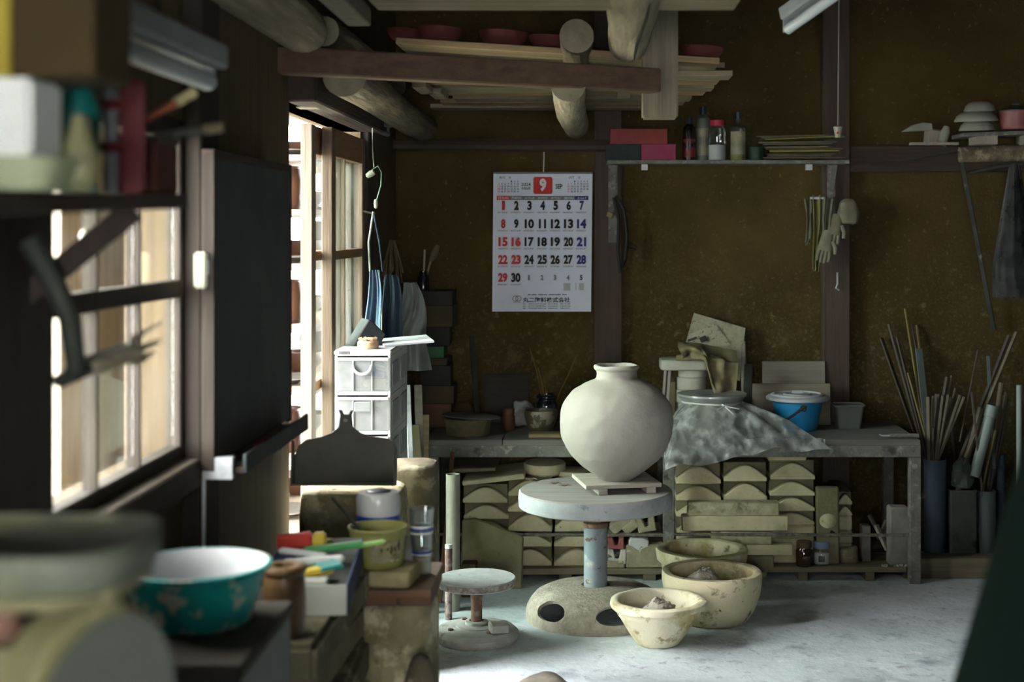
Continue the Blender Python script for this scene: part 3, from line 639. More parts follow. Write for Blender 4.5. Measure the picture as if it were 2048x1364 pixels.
for (p0, p1, Yk, wdt, lb) in [((1752, 1050), (1775, 1100), 5.70, .022, 'short wood offcut leaning left of the tall grey block'), ((1738, 1030), (1762, 1072), 5.78, .014, 'thin wood offcut leaning behind the short offcut'), ((1773, 1040), (1755, 1078), 5.74, .01, 'thin sliver of wood crossing the leaning offcut')]:
    a_ = at(*p0, Yk + .04); b_ = at(*p1, Yk); b_.z = max(b_.z, zs_)
    MB().bar(a_, b_, wdt, .012).build('wood_offcut', MT['wood_scrap'], label=lb, cat='offcut', bevel=.001)
# crumbs on the lower shelf and floor under it
for k in range(10):
    px = random.choice([1772, 1770, 1795, 1805]) + random.uniform(-8, 8); Yk = 5.62 + random.uniform(0, .015)
    s = random.uniform(.004, .008); MB().box((0, 0, s * .6), (s * 2, s * 1.5, s * 1.2), rot=(0, 0, k)).build('clay_crumb', MT['clay'], loc=(X_(px, Yk), Yk, zs_), label='grey clay crumb on the lower shelf by the tall block', cat='crumb', group='clay crumbs on the lower shelf', smooth=0)

# top left: tilted slab, round bat, big leaning slab, pipe, roller, brick
a_ = MB().box((0, .15, .009), (S_(125, YS), .30, .020)); z_t = base + S_(160, YS)
a_.build('plaster_slab', P1, loc=(X_(988, YS), YS - .02, z_t + .019), rot=(0, R(-6.5), 0), bevel=.004, label='tilted plaster slab on top of the far left mold stack', cat='slab')
MB().box((0, .14, .008), (S_(92, YS), .28, .016)).build('plaster_slab', MT['plank_grey_x'], loc=(X_(945, YS), YS + .02, z_t + .052), rot=(0, R(-2), 0), bevel=.003, label='grey board on the tilted slab under the bench', cat='board')
MB().lathe([(0, 0), (.076, 0), (.084, .008), (.085, .04), (.082, .045), (0, .045)], 36).build('round_bat', P1, loc=(X_(1088, 5.68), 5.79, base + S_(176, YS) + .002), rot=(R(3), 0, 0), label='round plaster bat lying on the mold stack below the bench edge', cat='bat')
MB().lathe([(0, 0), (.07, 0), (.076, .006), (.076, .022), (0, .024)], 36).build('round_bat', P1, loc=(X_(1145, 5.68), 5.79, base + S_(172, YS) + .002), label='thin round plaster disc behind the big wheel head', cat='bat')
# big leaning rounded slab
poly = [(-.12, 0), (.118, 0), (.122, .20), (.10, .213), (.06, .222), (.0, .25), (-.07, .272), (-.118, .265)]
MB().prism(poly, 0, .03).build('plaster_slab', P2, loc=(X_(983, 5.5), 5.50, .0), rot=(R(-9), 0, 0), bevel=.006, label='big grey-olive plaster slab leaning against the mold stacks', cat='slab')
MT['brick'] = mat('dark_brown_brick', '#3d3020', '#4d3d2a', scale=14, rough=.9, bump=.4)
slab(922, 952, 1074, 1139, 5.38, .08, MT['brick'], 'dark brown brick standing against the leaning slab', cat='brick', name='brick').location.z = 0
MT['pvc'] = mat('dusty_grey_pvc', '#6f6e62', '#838275', scale=6, rough=.6)
Yp = 5.2
MB().lathe([(.024, 0), (.026, 0), (.026, Z_(948, Yp)), (.023, Z_(948, Yp)), (.023, .01)], 24).build('pipe', MT['pvc'], loc=(X_(906, Yp), Yp, 0), label='upright grey plastic pipe behind the little turntable', cat='pipe')
MT['roller'] = mat('flaky_pink_brown_roller', '#63504a', '#8a7a74', scale=30, rough=.95, bump=.6, contrast=(.45, .55))
rl = thing('carved_roller', 'flaky pinkish brown roller standing before the grey pipe', 'roller', (X_(897, 5.08), 5.08, 0), (R(-2), 0, 0))
MB().lathe([(0, 0), (.013, 0), (.0135, .25), (0, .252)], 16).build('roller_body', MT['roller'], rl)
MB().lathe([(0, 0), (.0134, 0), (.0134, .014), (0, .015)], 16).build('end_cap', MT['white_powder'], rl, loc=(0, 0, .252))

# kiln furniture between the wheel and the middle leg
MT['kiln_white'] = mat('whitish_kiln_prop', '#9c9b8d', '#b5b4a8', scale=20, rough=.95, bump=.5)
MT['kiln_tan'] = mat('tan_kiln_block', '#7d7761', '#938d75', scale=20, rough=.95, bump=.5)
MT['kiln_red'] = mat('red_kiln_saddle', '#7a4440', '#94605a', scale=20, rough=.95, bump=.5)
YK = 5.64
kz = base
slab(1252, 1328, 1106, 1153, YK, .16, MT['kiln_tan'], 'rough square tan block beneath the notched kiln props', cat='block', name='kiln_block', bevel=.006).location.z = kz
zt = kz + S_(47, YK)
slab(1208, 1250, 1128, 1146, YK, .16, MT['kiln_tan'], 'low tan block under the white notched prop', cat='block', name='kiln_block', bevel=.006).location.z = kz
rock(1222, YK + .05, kz + S_(18, YK), .045, .05, .025, 'flat dusty stone under the white notched prop', MT['stone_grey'], 4)
def saddle(px0, px1, py0, py1, Y, m, label, ry=0, notch=.4):
    wd = S_(px1 - px0, Y); h = S_(py1 - py0, Y); n = notch
    poly = [(-wd / 2, 0), (wd / 2, 0), (wd / 2, h), (wd * .22, h), (wd * .12, h * .35), (-wd * .08, h * .35), (-wd * .22, h), (-wd / 2, h)]
    return MB().prism(poly, 0, .10).build('kiln_saddle', m, loc=(X_((px0 + px1) / 2, Y), Y, Z_(py1, Y)), rot=(0, ry, 0), bevel=.003, rough=(.002, 40), smooth=20, label=label, cat='kiln prop')
saddle(1216, 1252, 1099, 1128, YK, MT['kiln_white'], 'whitish notched kiln saddle just right of the blue column')
saddle(1216, 1248, 1076, 1098.6, YK, MT['kiln_red'], 'red notched kiln saddle on the whitish one')
saddle(1277, 1313, 1034, 1064, YK, MT['kiln_tan'], 'tan notched kiln saddle under the wheel head', ry=R(-10))
def blk(px, py, Y, wpx, hpx, ang, m, label, d=.09):
    MB().box((0, d / 2, 0), (S_(wpx, Y), d, S_(hpx, Y))).build('kiln_prop', m, loc=at(px, py, Y), rot=(0, R(ang), 0), bevel=.004, rough=(.003, 30), label=label, cat='kiln prop')
blk(1240, 1050, YK + .01, 42, 20, -40, MT['kiln_tan'], 'rounded tan kiln prop tilted beside the blue column top')
blk(1261, 1055, YK, 32, 18, -38, MT['kiln_tan'], 'small tan brick tilted between two kiln props')
mbk = MB().prism([(-.04, .0), (.0, -.045 + .02), (.042, -.008), (.044, .016), (.015, .024), (-.03, .022)], 0, .08)
mbk.build('kiln_shard', MT['white_powder'], loc=at(1276, 1090, YK), bevel=.004, rough=(.003, 30), label='white angular kiln shard on the tan block', cat='kiln prop')
slab(1252, 1263, 1098, 1106, YK, .06, MT['kiln_white'], 'small white prop stub left of the angular shard', cat='kiln prop', name='kiln_prop')
slab(1276, 1289, 1096, 1106, YK, .06, MT['kiln_white'], 'small white prop stub under the angular shard', cat='kiln prop', name='kiln_prop')
slab(1296, 1316, 1092, 1106, YK + .02, .08, MT['stone_grey'], 'small grey block beside the angular shard', cat='block', name='kiln_prop')
slab(1216, 1325, 1065, 1071, YK + .02, .2, MT['plank_grey_x'], 'thin shelf slat carrying the tilted kiln props', cat='board', name='thin_board')
# ================================================================= ON THE BENCH
ZB = BT + .0004
MT['bucket'] = mat('bright_blue_plastic', '#1f7fb5', '#2a8cc0', scale=4, rough=.45, spec=.4, bump=.05, spots=[(20, .68, .73, '#8fb5c4')])
MT['white_plastic'] = mat('dusty_white_plastic', '#a3a8ac', '#b5b9bb', scale=6, rough=.5, bump=.05, spots=[(9, .55, .66, '#8c8f90')])
MT['iron_dark'] = mat('dark_rusty_wire', '#241f1b', '#352c26', rough=.8)
bk = thing('bucket', 'bright blue plastic bucket with a white lid on the bench', 'bucket', (X_(1595, 5.88), 5.88, ZB))
MB().lathe([(0, 0), (.078, 0), (.081, .004), (.104, .118), (.107, .12), (.108, .128), (.104, .13), (.098, .12), (0, .01)], 48).build('bucket_body', MT['bucket'], bk)
MB().lathe([(.110, .120), (.122, .120), (.129, .124), (.130, .134), (.124, .139), (.113, .141), (.108, .147), (.096, .149), (.093, .143), (.060, .143), (.057, .148), (.05, .149), (.047, .144), (.02, .144), (0, .143)], 56).build('lid', MT['white_plastic'], bk)
MB().box((0, 0, .154), (.05, .018, .012)).build('lid_grip', MT['white_plastic'], bk, bevel=.004, bseg=2)
MB().tube([(.02 + .0, -.112, .108), (-.01, -.114, .090), (-.035, -.111, .070), (-.058, -.104, .055), (-.078, -.089, .048)], .0055, 8).build('wire_handle', MT['iron_dark'], bk)
MB().lathe([(.008, -.003), (.013, -.003), (.013, .003), (.008, .003)], 16).build('handle_ring', MT['iron_dark'], bk, loc=(.008, -.113, .099), rot=(R(90), 0, 0))

def lean_board(px0, px1, py0, Y, m, label, tilt=6, th=.014, name='board', z=ZB):
    h = (Z_(py0, Y + .03) - z) / math.cos(R(tilt))
    return MB().box((0, th / 2, h / 2), (S_(px1 - px0, Y), th, h)).build(name, m, loc=(X_((px0 + px1) / 2, Y), Y, z), rot=(R(-tilt), 0, 0), bevel=.002, label=label, cat='board')
MT['board_grey'] = wood('clay_greyed_board', '#6c675d', '#827d72', 'x', rough=.9, spots=[(5, .55, .7, '#7a8078')])
MT['board_pinkish'] = wood('pinkish_grey_board', '#6b625a', '#7c736b', 'x', rough=.9, spots=[(4, .5, .65, '#7d7a62')])
MT['board_dark'] = wood('dark_stained_board', '#2c2a24', '#3a372f', 'x', rough=.9)
lean_board(1526, 1652, 722, 6.055, MT['board_grey'], 'grey board leaning on the wall behind the blue bucket', 5)
lean_board(1497, 1662, 766, 6.00, MT['board_pinkish'], 'wider pinkish board leaning in front of the grey one behind the bucket', 5)
lean_board(967, 1057, 748, 6.06, MT['board_dark'], 'dark board leaning on the wall below the calendar', 4)
# translucent tub
MT['tub'] = mat('cloudy_grey_tub', '#5c645f', '#6b736d', scale=4, rough=.5, bump=.03)
tb = thing('plastic_tub', 'cloudy grey rectangular plastic tub right of the blue bucket', 'tub', (X_(1696, 5.93), 5.93, ZB))
def rr(wx, wy, r, n=4):
    pts = []
    for cx, cy, a0 in ((wx / 2 - r, wy / 2 - r, 0), (-wx / 2 + r, wy / 2 - r, 90), (-wx / 2 + r, -wy / 2 + r, 180), (wx / 2 - r, -wy / 2 + r, 270)):
        pts += [(cx + r * math.cos(R(a0 + 90 * i / n)), cy + r * math.sin(R(a0 + 90 * i / n))) for i in range(n + 1)]
    return pts
def loft(rings):
    mb = MB(); n = len(rings[0][0])
    for pts, z in rings: mb.v += [(x, y, z) for x, y in pts]
    for k in range(len(rings) - 1):
        mb.f += [(k * n + i, k * n + (i + 1) % n, (k + 1) * n + (i + 1) % n, (k + 1) * n + i) for i in range(n)]
    mb.f.append(tuple(range(n - 1, -1, -1))); mb.f.append(tuple((len(rings) - 1) * n + i for i in range(n)))
    return mb
loft([(rr(.095, .08, .012), 0), (rr(.122, .10, .014), .094), (rr(.116, .094, .013), .094), (rr(.09, .075, .012), .006)]).build('tub_body', MT['tub'], tb)
MB().add(*(lambda m: (m.v, m.f))(loft([(rr(.126, .104, .015), .090), (rr(.132, .11, .016), .094), (rr(.132, .11, .016), .099), (rr(.118, .096, .013), .099), (rr(.117, .095, .013), .0945)]))).build('tub_rim', MT['tub'], tb)

# pot wrapped in plastic sheet
YPc = 5.75; XPc = X_(1424, YPc)
MT['glaze_pot'] = mat('grey_clay_pot', '#77756a', '#8a887c', scale=6, rough=.8)
pt_ = MB().lathe(smooth_prof([(0, 0), (.085, 0), (.10, .02), (.112, .07), (.108, .11), (.104, .125), (.112, .135), (.132, .150), (.137, .158), (.132, .164), (.118, .158), (.100, .14), (.095, .1), (.08, .03), (0, .012)], 2), 48).build('wide_pot', MT['glaze_pot'], loc=(XPc, YPc, ZB), label='wide flared pot tied up in clear plastic on the bench', cat='pot')
MT['sheet'] = film('cloudy_plastic_sheet', '#eef2f0', .26, rough=.32, gl=.07, haze=.5, hz_scale=19, hz=(.46, .64), fr=.25)
outer = [  # azimuth order, 3-D edge points of the sheet
    at(1330, 862, 5.66), at(1329, 936, 5.53), at(1370, 930, 5.53), at(1415, 928, 5.54), at(1450, 921, 5.545), at(1490, 908, 5.555), at(1545, 900, 5.56), at(1600, 903, 5.56), at(1663, 902, 5.555),
    at(1628, 878, 5.60), at(1582, 852, 5.65), at(1535, 828, 5.70), Vector((XPc + .15, 5.86, ZB + .03)), Vector((XPc + .08, 5.9, ZB + .02)), Vector((XPc - .05, 5.95, ZB + .02)), Vector((XPc - .17, 5.85, ZB + .02))]
def sheet_pt(u, v):
    n = len(outer); t = u * n; k = int(t) % n; f = t - int(t)
    p0, p1, p2, p3 = outer[(k - 1) % n], outer[k], outer[(k + 1) % n], outer[(k + 2) % n]
    o = p1 * (1 - f) + p2 * f
    th = math.atan2(o.y - YPc, o.x - XPc)
    fold = .0022 * math.sin(u * 2 * math.pi * 11) + .006 * noise.noise(Vector((u * 17, v * 1.5, 2))) * (.4 + v)
    neck = Vector((XPc + (.113 + fold) * math.cos(th), YPc + (.113 + fold) * math.sin(th), ZB + .131))
    q = neck.lerp(o, v); q.z += (.028 if o.y < FY else .008) * math.sin(v * math.pi) + fold * 1.2
    if q.y > FY - .004 and q.z < ZB + .006: q.z = ZB + .006 + .003 * math.sin(u * 90)
    nz_ = noise.noise(q * 16); cr = 1 - 2 * abs(noise.noise(q * 9 + Vector((5, 2, 7)))); c2 = 1 - 2 * abs(noise.noise(q * 21 + Vector((1, 8, 3)))); q += Vector((.006 * nz_, -.005 * nz_ - .010 * cr - .007 * c2, .006 * noise.noise(q * 22 + Vector((3, 1, 0))) + .005 * cr)) * min(1, v * 1.4)
    if q.y > FY - .004 and q.z < ZB + .004: q.z = ZB + .004
    return q
MB().grid(240, 56, lambda u, v: sheet_pt(u, v)).build('plastic_sheet', MT['sheet'], label='crumpled clear plastic sheet draped from the wrapped pot over the bench edge', cat='plastic sheet', smooth=60)
MT['cap_film'] = film('grey_plastic_cap', '#cfd6d4', .45, rough=.25, gl=.08, haze=.2)
MB().lathe([(.117, .132), (.140, .156), (.1395, .164), (.125, .162), (.08, .158), (0, .156)], 48, wob=.008).build('plastic_cover', MT['cap_film'], loc=(XPc, YPc, ZB), rough=(.003, 40), label='clear plastic cover stretched over the mouth of the wrapped pot', cat='plastic cover')
MT['tape'] = mat('white_twine', '#a9adaa', '#bcbfbc', rough=.8)
tw = MB().tube([(XPc + .119 * math.cos(R(a)), YPc + .119 * math.sin(R(a)), ZB + .131 + .002 * math.sin(a)) for a in range(0, 361, 12)], .004, 6)
for e in ((.05, -.155, .10), (.075, -.14, .118), (-.01, -.150, .118)):
    tw.tube([(XPc + .03, YPc - .118, ZB + .131), (XPc + .04, YPc - .135, ZB + .128), (XPc + e[0] + .02, YPc + e[1], ZB + e[2])], [.004, .004, .002], 6)
tw.build('twine', MT['tape'], label='white twine knotted around the wrapped pot', cat='twine')

# stack of round moulds, slab, sticks, newspaper, sack
MT['plaster_white'] = mat('pale_round_plaster', '#97988a', '#aaab9d', scale=6, rough=.85, spots=[(8, .6, .7, '#82836f')])
zc = ZB; YR = 5.98
for i, (r, h) in enumerate([(.066, .05), (.067, .05), (.066, .054), (.0625, .052), (.0605, .034)]):
    MB().lathe([(0, 0), (r - .003, 0), (r, .004), (r, h - .005), (r - .003, h - .0005), (0, h - .0005)], 40).build('round_mold', MT['plaster_white'], loc=(X_(1383, YR) + .004 * math.sin(i * 2), YR, zc),
        label='round pale plaster mold, %s of the stack behind the wrapped pot' % ['lowest', 'second from bottom', 'middle one', 'second from top', 'topmost'][i], cat='plaster mold', group='round plaster molds on the bench'); zc += h
loft([(rr(.20, .16, .03), 0), (rr(.205, .165, .032), .006), (rr(.205, .165, .032), .038), (rr(.197, .157, .03), .044)]).build('plaster_slab', MT['plaster_white'], loc=(X_(1366, YR) + .004, YR, zc), bevel=.003, label='rounded pale slab lying on the stack of round molds', cat='slab')
MT['pinkstick'] = mat('pinkish_plastic_tongue', '#7a6f6c', '#8d8280', rough=.6)
for dx, lb in ((0, 'pinkish flat tongue leaning left of the round molds'), (.018, 'second pinkish tongue leaning beside the round molds')):
    MB().bar((X_(1322, 5.93) + dx, 5.9, ZB), (X_(1331, 5.96) + dx, 5.955, Z_(738, 5.95)), .012, .006).build('flat_tongue', MT['pinkstick'], label=lb, cat='tongue')
slab(1336, 1352, 770, 855, 6.03, .05, MT['plaster_dim'], 'dim plaster block behind the pinkish tongues', cat='block', name='plaster_block').location.z = ZB
# newspaper
MT['news'] = mat('old_newspaper', '#86836f', '#989580', scale=40, rough=.9, bump=.1, spots=[(90, .56, .66, '#6f6c5c'), (6, .60, .66, '#6b6342')])
np_ = thing('newspaper', 'old folded newspaper propped on the wall above the wrapped pot', 'newspaper', (X_(1430, 6.06), 6.07, Z_(700, 6.07)))
c0 = np_.location
qa, qb, qc, qd = [at(px, py, 6.07) - c0 for px, py in ((1388, 626), (1491, 656), (1478, 760), (1360, 725))]
def npt(u, v):
    p = (qa.lerp(qb, u)).lerp(qd.lerp(qc, u), v); return Vector((p.x, p.y + .012 * math.sin(u * 7) * v - .04 * v * v, p.z))
MB().grid(16, 16, npt).build('page', MT['news'], np_, solid=.002)
MT['ink'] = mat('news_ink', '#2e2e30', '#3c3c40', rough=.8, bump=0); MT['news_light'] = mat('news_flap', '#8f8c78', '#a09d8a', scale=50, rough=.9, bump=.1, spots=[(80, .58, .62, '#66634f')])
fa, fb, fc = [at(px, py, 6.055) - c0 for px, py in ((1378, 668), (1430, 648), (1462, 690))]; fd = at(1372, 698, 6.05) - c0
MB().grid(8, 8, lambda u, v: (fa.lerp(fb, u)).lerp(fd.lerp(fc, u), v) + Vector((0, -.006 * math.sin(u * 3), 0))).build('folded_flap', MT['news_light'], np_, solid=.002)
pp = [at(px, py, 6.035) - c0 for px, py in ((1398, 676), (1411, 670), (1416, 681), (1403, 686))]
MB().add(pp, [(0, 1, 2, 3)]).build('printed_photo', MT['ink'], np_, solid=.001)
pp = [at(px, py, 6.036) - c0 for px, py in ((1375, 679), (1393, 673), (1394, 677), (1376, 684))]
MB().add(pp, [(0, 1, 2, 3)]).build('printed_headline', MT['ink'], np_, solid=.001)
# cloth sack draped on the slab
MT['sack'] = mat('dull_tan_cloth', '#686248', '#7d7658', scale=8, rough=.95, bump=.3)
def sackpt(u, v):
    x = -.115 + .235 * u; sm = min(1, max(0, (u - .42) / .25)); z_ = .062 - .045 * u * u - v * (.055 + .15 * sm * sm * (3 - 2 * sm)); q0 = Vector((u * 3.1, v * 1.3, 4.2))
    y = -.02 - .05 * math.sin(min(1, v * 3) * math.pi / 2) + .045 * noise.noise(q0) * (.3 + v) + .018 * noise.noise(q0 * 2.7)
    if v < .18: y = .06 - .08 * (v / .18)
    q = Vector((x + .02 * noise.noise(q0 * 1.3 + Vector((9, 0, 0))), y, z_)); q.z += .012 * noise.noise(q * 18); return q
MB().grid(40, 30, sackpt).build('cloth_sack', MT['sack'], loc=(X_(1412, 5.93), 5.905, zc + .05), solid=.003, label='crumpled tan cloth sack draped over the slab and round molds', cat='cloth')
MB().tube([(X_(1352, 5.9), 5.88, zc + .055), (X_(1380, 5.9), 5.875, zc + .058), (X_(1420, 5.9), 5.87, zc + .055), (X_(1465, 5.9), 5.86, Z_(730, 5.86))], [.012, .016, .016, .006], 10).build('rolled_cloth', MT['sack'], label='rolled hem of tan cloth lying across the sack', cat='cloth', rough=(.004, 30))
MT['dark_tool'] = mat('dark_painted_wood', '#22261f', '#2f332b', rough=.7)
MB().bar((X_(1488, 5.98), 5.95, ZB), (X_(1487, 6.06), 6.08, Z_(682, 6.08)), .022, .016).build('wood_paddle', MT['board_grey'], label='slim grey paddle leaning right of the newspaper', cat='paddle', bevel=.004)
MB().bar((X_(1492, 5.9), 5.88, ZB), (X_(1496, 6.0), 5.98, Z_(728, 5.98)), .036, .012).build('wood_paddle', MT['dark_tool'], label='dark flat paddle leaning beside the wrapped pot', cat='paddle', bevel=.003)
# chisel at the right bench end
ch = thing('trimming_tool', 'clay-caked trimming tool with thick handle at the right bench end', 'tool', (X_(1800, 5.62), 5.625, ZB + .0095), (0, 0, R(-3)))
MB().tube([(-.04, 0, 0), (.0, 0, .0), (.075, 0, .001)], [.0088, .0092, .0088], 12).build('handle', MT['bench_iron'], ch)
MB().tube([(-.04, 0, 0), (-.07, 0, .0), (-.08, 0, .006)], [.004, .003, .002], 8).build('blade', MT['white_plastic'], ch)
# ---- left part of the bench
MT['lid_grey'] = mat('dull_grey_disc', '#4f514e', '#5c5e5a', scale=4, rough=.7, bump=.05)
MT['rough_bowl'] = mat('rough_speckled_bowl', '#4b4430', '#5e563d', scale=24, rough=.95, bump=.6, bscale=60)
MB().lathe([(0, 0), (.080, 0), (.088, .006), (.092, .05), (.095, .056), (.095, .070), (.088, .072), (.084, .066), (.08, .012), (0, .01)], 40).build('rough_bowl', MT['rough_bowl'], loc=(X_(936, 5.71), 5.71, ZB), rough=(.003, 40), label='rough speckled bowl near the left bench end', cat='bowl')
MB().lathe([(0, 0), (.105, 0), (.108, .004), (.10, .008), (0, .012)], 40, sx=1.1, sy=.75).build('flat_disc', MT['lid_grey'], loc=(X_(943, 5.71), 5.71, ZB + .0735), rot=(0, R(3.5), 0), label='flat grey disc lying on the rough speckled bowl', cat='disc')
MT['swirl'] = mat('swirled_brown_glaze', '#3c3522', '#4a4330', scale=12, rough=.35, spec=.5, bump=.2, spots=[(14, .56, .6, '#7d7865')])
MB().lathe(smooth_prof([(0, 0), (.04, 0), (.046, .01), (.06, .04), (.068, .075), (.066, .09), (.062, .09), (.058, .07), (.04, .02), (0, .012)], 2), 40, wob=.02).build('swirl_bowl', MT['swirl'], loc=(X_(1082, 5.78), 5.78, ZB), label='swirled brown glazed bowl left of the white jar', cat='bowl')
MT['black_jar'] = mat('black_glazed_jar', '#10141a', '#1a1f26', rough=.15, spec=.6, bump=0)
MB().lathe(smooth_prof([(0, 0), (.035, 0), (.044, .03), (.046, .08), (.044, .10), (.036, .112), (.034, .118), (.043, .124), (.043, .132), (.034, .138), (.030, .136), (.03, .1), (0, .02)], 2), 36).build('black_jar', MT['black_jar'], loc=(X_(1093, 5.93), 5.93, ZB), label='small black glazed jar holding dry twigs', cat='jar')
MT['twig'] = mat('dry_straw_twig', '#54461f', '#6b5a2c', rough=.9)
for k, ((px, py), r) in enumerate([((1059, 695), .004), ((1076, 735), .0055), ((1153, 712), .004), ((1086, 752), .003), ((1094, 782), .004)]):
    b0 = Vector((X_(1093, 5.93) + (px - 1093) * .0002, 5.93, ZB + .06)); b1 = at(px, py, 5.95); md = b0.lerp(b1, .6) + Vector((.006, 0, .004))
    MB().tube([b0, b0.lerp(md, .5), md, b1], [r, r * .9, r * .8, r * .5], 6).build('dry_twig', MT['twig'], label=['longest dry twig in the black jar, leaning left', 'knotted straw twig in the black jar', 'dry twig leaning far right out of the black jar', 'short straight twig in the black jar', 'shortest pale twig in the black jar'][k], cat='twig', group='twigs in the black jar')
slab(1057, 1138, 872, 880, 5.62, .09, MT['plank_x'], 'thin pale board on the bench beneath the swirled bowl', cat='board', name='thin_board').location.z = ZB
MT['crumple'] = film('crumpled_grey_bag', '#b9bfbc', .5, rough=.3, gl=.06, haze=.3, hz_scale=20)
def lump(name, px, Y, z, rx, ry, rz_, m, label, cat, seed, amp=.4, nseg=24):
    mb = MB().lathe(smooth_prof([(0, 0), (.8, 0), (1, .3), (.85, .7), (.5, .95), (0, 1)], 3), nseg)
    mb.v = [(x * rx, y * ry, q * rz_) for x, y, q in mb.v]
    return mb.build(name, m, loc=(X_(px, Y), Y, z), rough=(min(rx, rz_) * amp, 1.6 / rx), seed=seed, smooth=20, label=label, cat=cat)
lump('plastic_bag', 1046, 5.98, ZB, .05, .04, .105, MT['crumple'], 'crumpled grey plastic bag behind the swirled bowl', 'bag', 4)
MT['dim_box'] = mat('dim_cardboard', '#3a3325', '#463e2d', scale=5, rough=.9); MT['dark_box'] = mat('dark_grey_box', '#23241f', '#2e2f29', rough=.8)
MT['green_box'] = mat('dark_green_tin', '#0f4a2a', '#165c35', rough=.5)
MT['brown_tin'] = mat('brown_tin', '#4a2f1c', '#5c3d26', rough=.6)
jar('brown_tin', 'small brown tin between the rough bowl and the swirled bowl', 1017, 5.86, ZB, .026, .07, MT['brown_tin'], MT['brown_tin'])
zz = ZB
for k, (h, wdt, m, lb, dx) in enumerate([(.10, .15, MT['brown_tin'], 'reddish brown box at the bottom of the corner pile', 0), (.075, .14, MT['dim_box'], 'dim cardboard carton, second up in the corner pile', .01), (.085, .13, MT['dark_box'], 'dark grey carton with a printed mark in the corner pile', 0), (.03, .13, MT['dim_box'], 'thin flat box under the green tin', -.01), (.05, .09, MT['green_box'], 'dark green tin in the corner pile beside the drawers', -.005), (.08, .12, MT['dark_box'], 'dark box resting on the green tin', 0), (.09, .14, MT['dim_box'], 'upper cardboard box in the corner pile', .01), (.06, .15, MT['dark_box'], 'dark box at the very top of the corner pile', 0)]):
    MB().box((0, 0, h / 2), (wdt, .16, h - .001)).build('carton' if k != 4 else 'tin_box', m, loc=(X_(868, 5.9) + dx, 6.0, zz), rot=(0, 0, R(3 * (k % 3 - 1))), bevel=.002, label=lb, cat='box', group='corner pile of boxes'); zz += h
ctop = zz
lump('paper_bundle', 925, 5.96, ZB, .05, .05, .10, MT['dim_box'], 'crumpled brown paper bundle behind the rough bowl', 'paper', 8)
MB().bar((X_(958, 6.0), 5.95, ZB), (X_(942, 6.08), 6.11, Z_(672, 6.1)), .02, .014).build('mallet_handle', MT['dark_tool'], label='dark wooden stick leaning on the wall left of the dark board', cat='stick')
# ================================================================= ON THE BACK WALL
# ---- calendar
def text_mesh(body, h, w=None, bold=0.0, mat_=None, parent=None, loc=(0, 0, 0), name='print', align='CENTER', maxw=None, sx=1.0):
    c = bpy.data.curves.new('t', 'FONT'); c.body = body; c.size = 1; c.align_x = align; c.offset = bold; c.resolution_u = 3; c.fill_mode = 'BOTH'
    o = bpy.data.objects.new('t', c); COL.objects.link(o); dg = bpy.context.evaluated_depsgraph_get()
    me = bpy.data.meshes.new_from_object(o.evaluated_get(dg)); bpy.data.objects.remove(o)
    xs_ = [v.co.x for v in me.vertices]; ys_ = [v.co.y for v in me.vertices]
    if not xs_: return None
    k = h / (max(ys_) - min(ys_)); mx = (max(xs_) + min(xs_)) / 2; my = (max(ys_) + min(ys_)) / 2
    kx = k * sx if w is None else w / (max(xs_) - min(xs_))
    for v in me.vertices: v.co = ((v.co.x - mx) * kx, 0, (v.co.y - my) * k)
    me.materials.append(mat_); return link(name, me, parent, loc)
MT['paper'] = mat('white_calendar_paper', '#c9d0de', '#d3dae8', scale=2, rough=.6, bump=.02)
MT['p_black'] = mat('print_black', '#16181a', '#1c1e20', rough=.7, bump=0); MT['p_red'] = mat('print_red', '#b8342c', '#bd3a31', rough=.7, bump=0)
MT['p_blue'] = mat('print_navy', '#27306e', '#2c3575', rough=.7, bump=0); MT['p_grey'] = mat('print_grey', '#6b6e72', '#74777b', rough=.7, bump=0); MT['p_white'] = mat('print_white', '#c9ccd2', '#cfd2d8', rough=.7, bump=0)
MT['p_light'] = mat('print_light_grey', '#a3a8ac', '#b0b5b8', scale=120, rough=.7, bump=0); MT['p_bar'] = mat('print_bar_grey', '#6a6d72', '#6f7277', rough=.7, bump=0)
YC = 6.115; pxs = YC / F
cal = thing('calendar', 'large white wall calendar with big black, red and blue dates', 'calendar', at(1085, 485, YC))
def cl(px, py, dy=-.0045): return Vector(((px - 1085) * pxs, dy, -(py - 485) * pxs))
def sheetc(u, v):
    xl = 987 - 2.5 * v; xr = 1185 - 3.0 * v; p = cl(xl + (xr - xl) * u, 347 + 276 * v, 0); p.y = -.002 - .004 * v + .0015 * math.sin(u * 5) * v; return p
MB().grid(12, 16, sheetc).build('sheet', MT['paper'], cal, solid=.0015)
MB().box(cl(1086, 346, -.003), (198 * pxs, .006, .008)).build('top_binding', MT['p_bar'], cal, bevel=.001)
MB().tube([cl(1087, 344, -.003), cl(1088, 315, 0), cl(1088, 283, -.02)], .003, 6).build('hanging_cord', MT['tape'], cal)
def flat(px0, py0, px1, py1, m, name, dy=-.0085):
    MB().add([cl(px0, py1, dy), cl(px1, py1, dy), cl(px1, py0, dy), cl(px0, py0, dy)], [(0, 1, 2, 3)]).build(name, m, cal, smooth=0)
DYT = -.0105
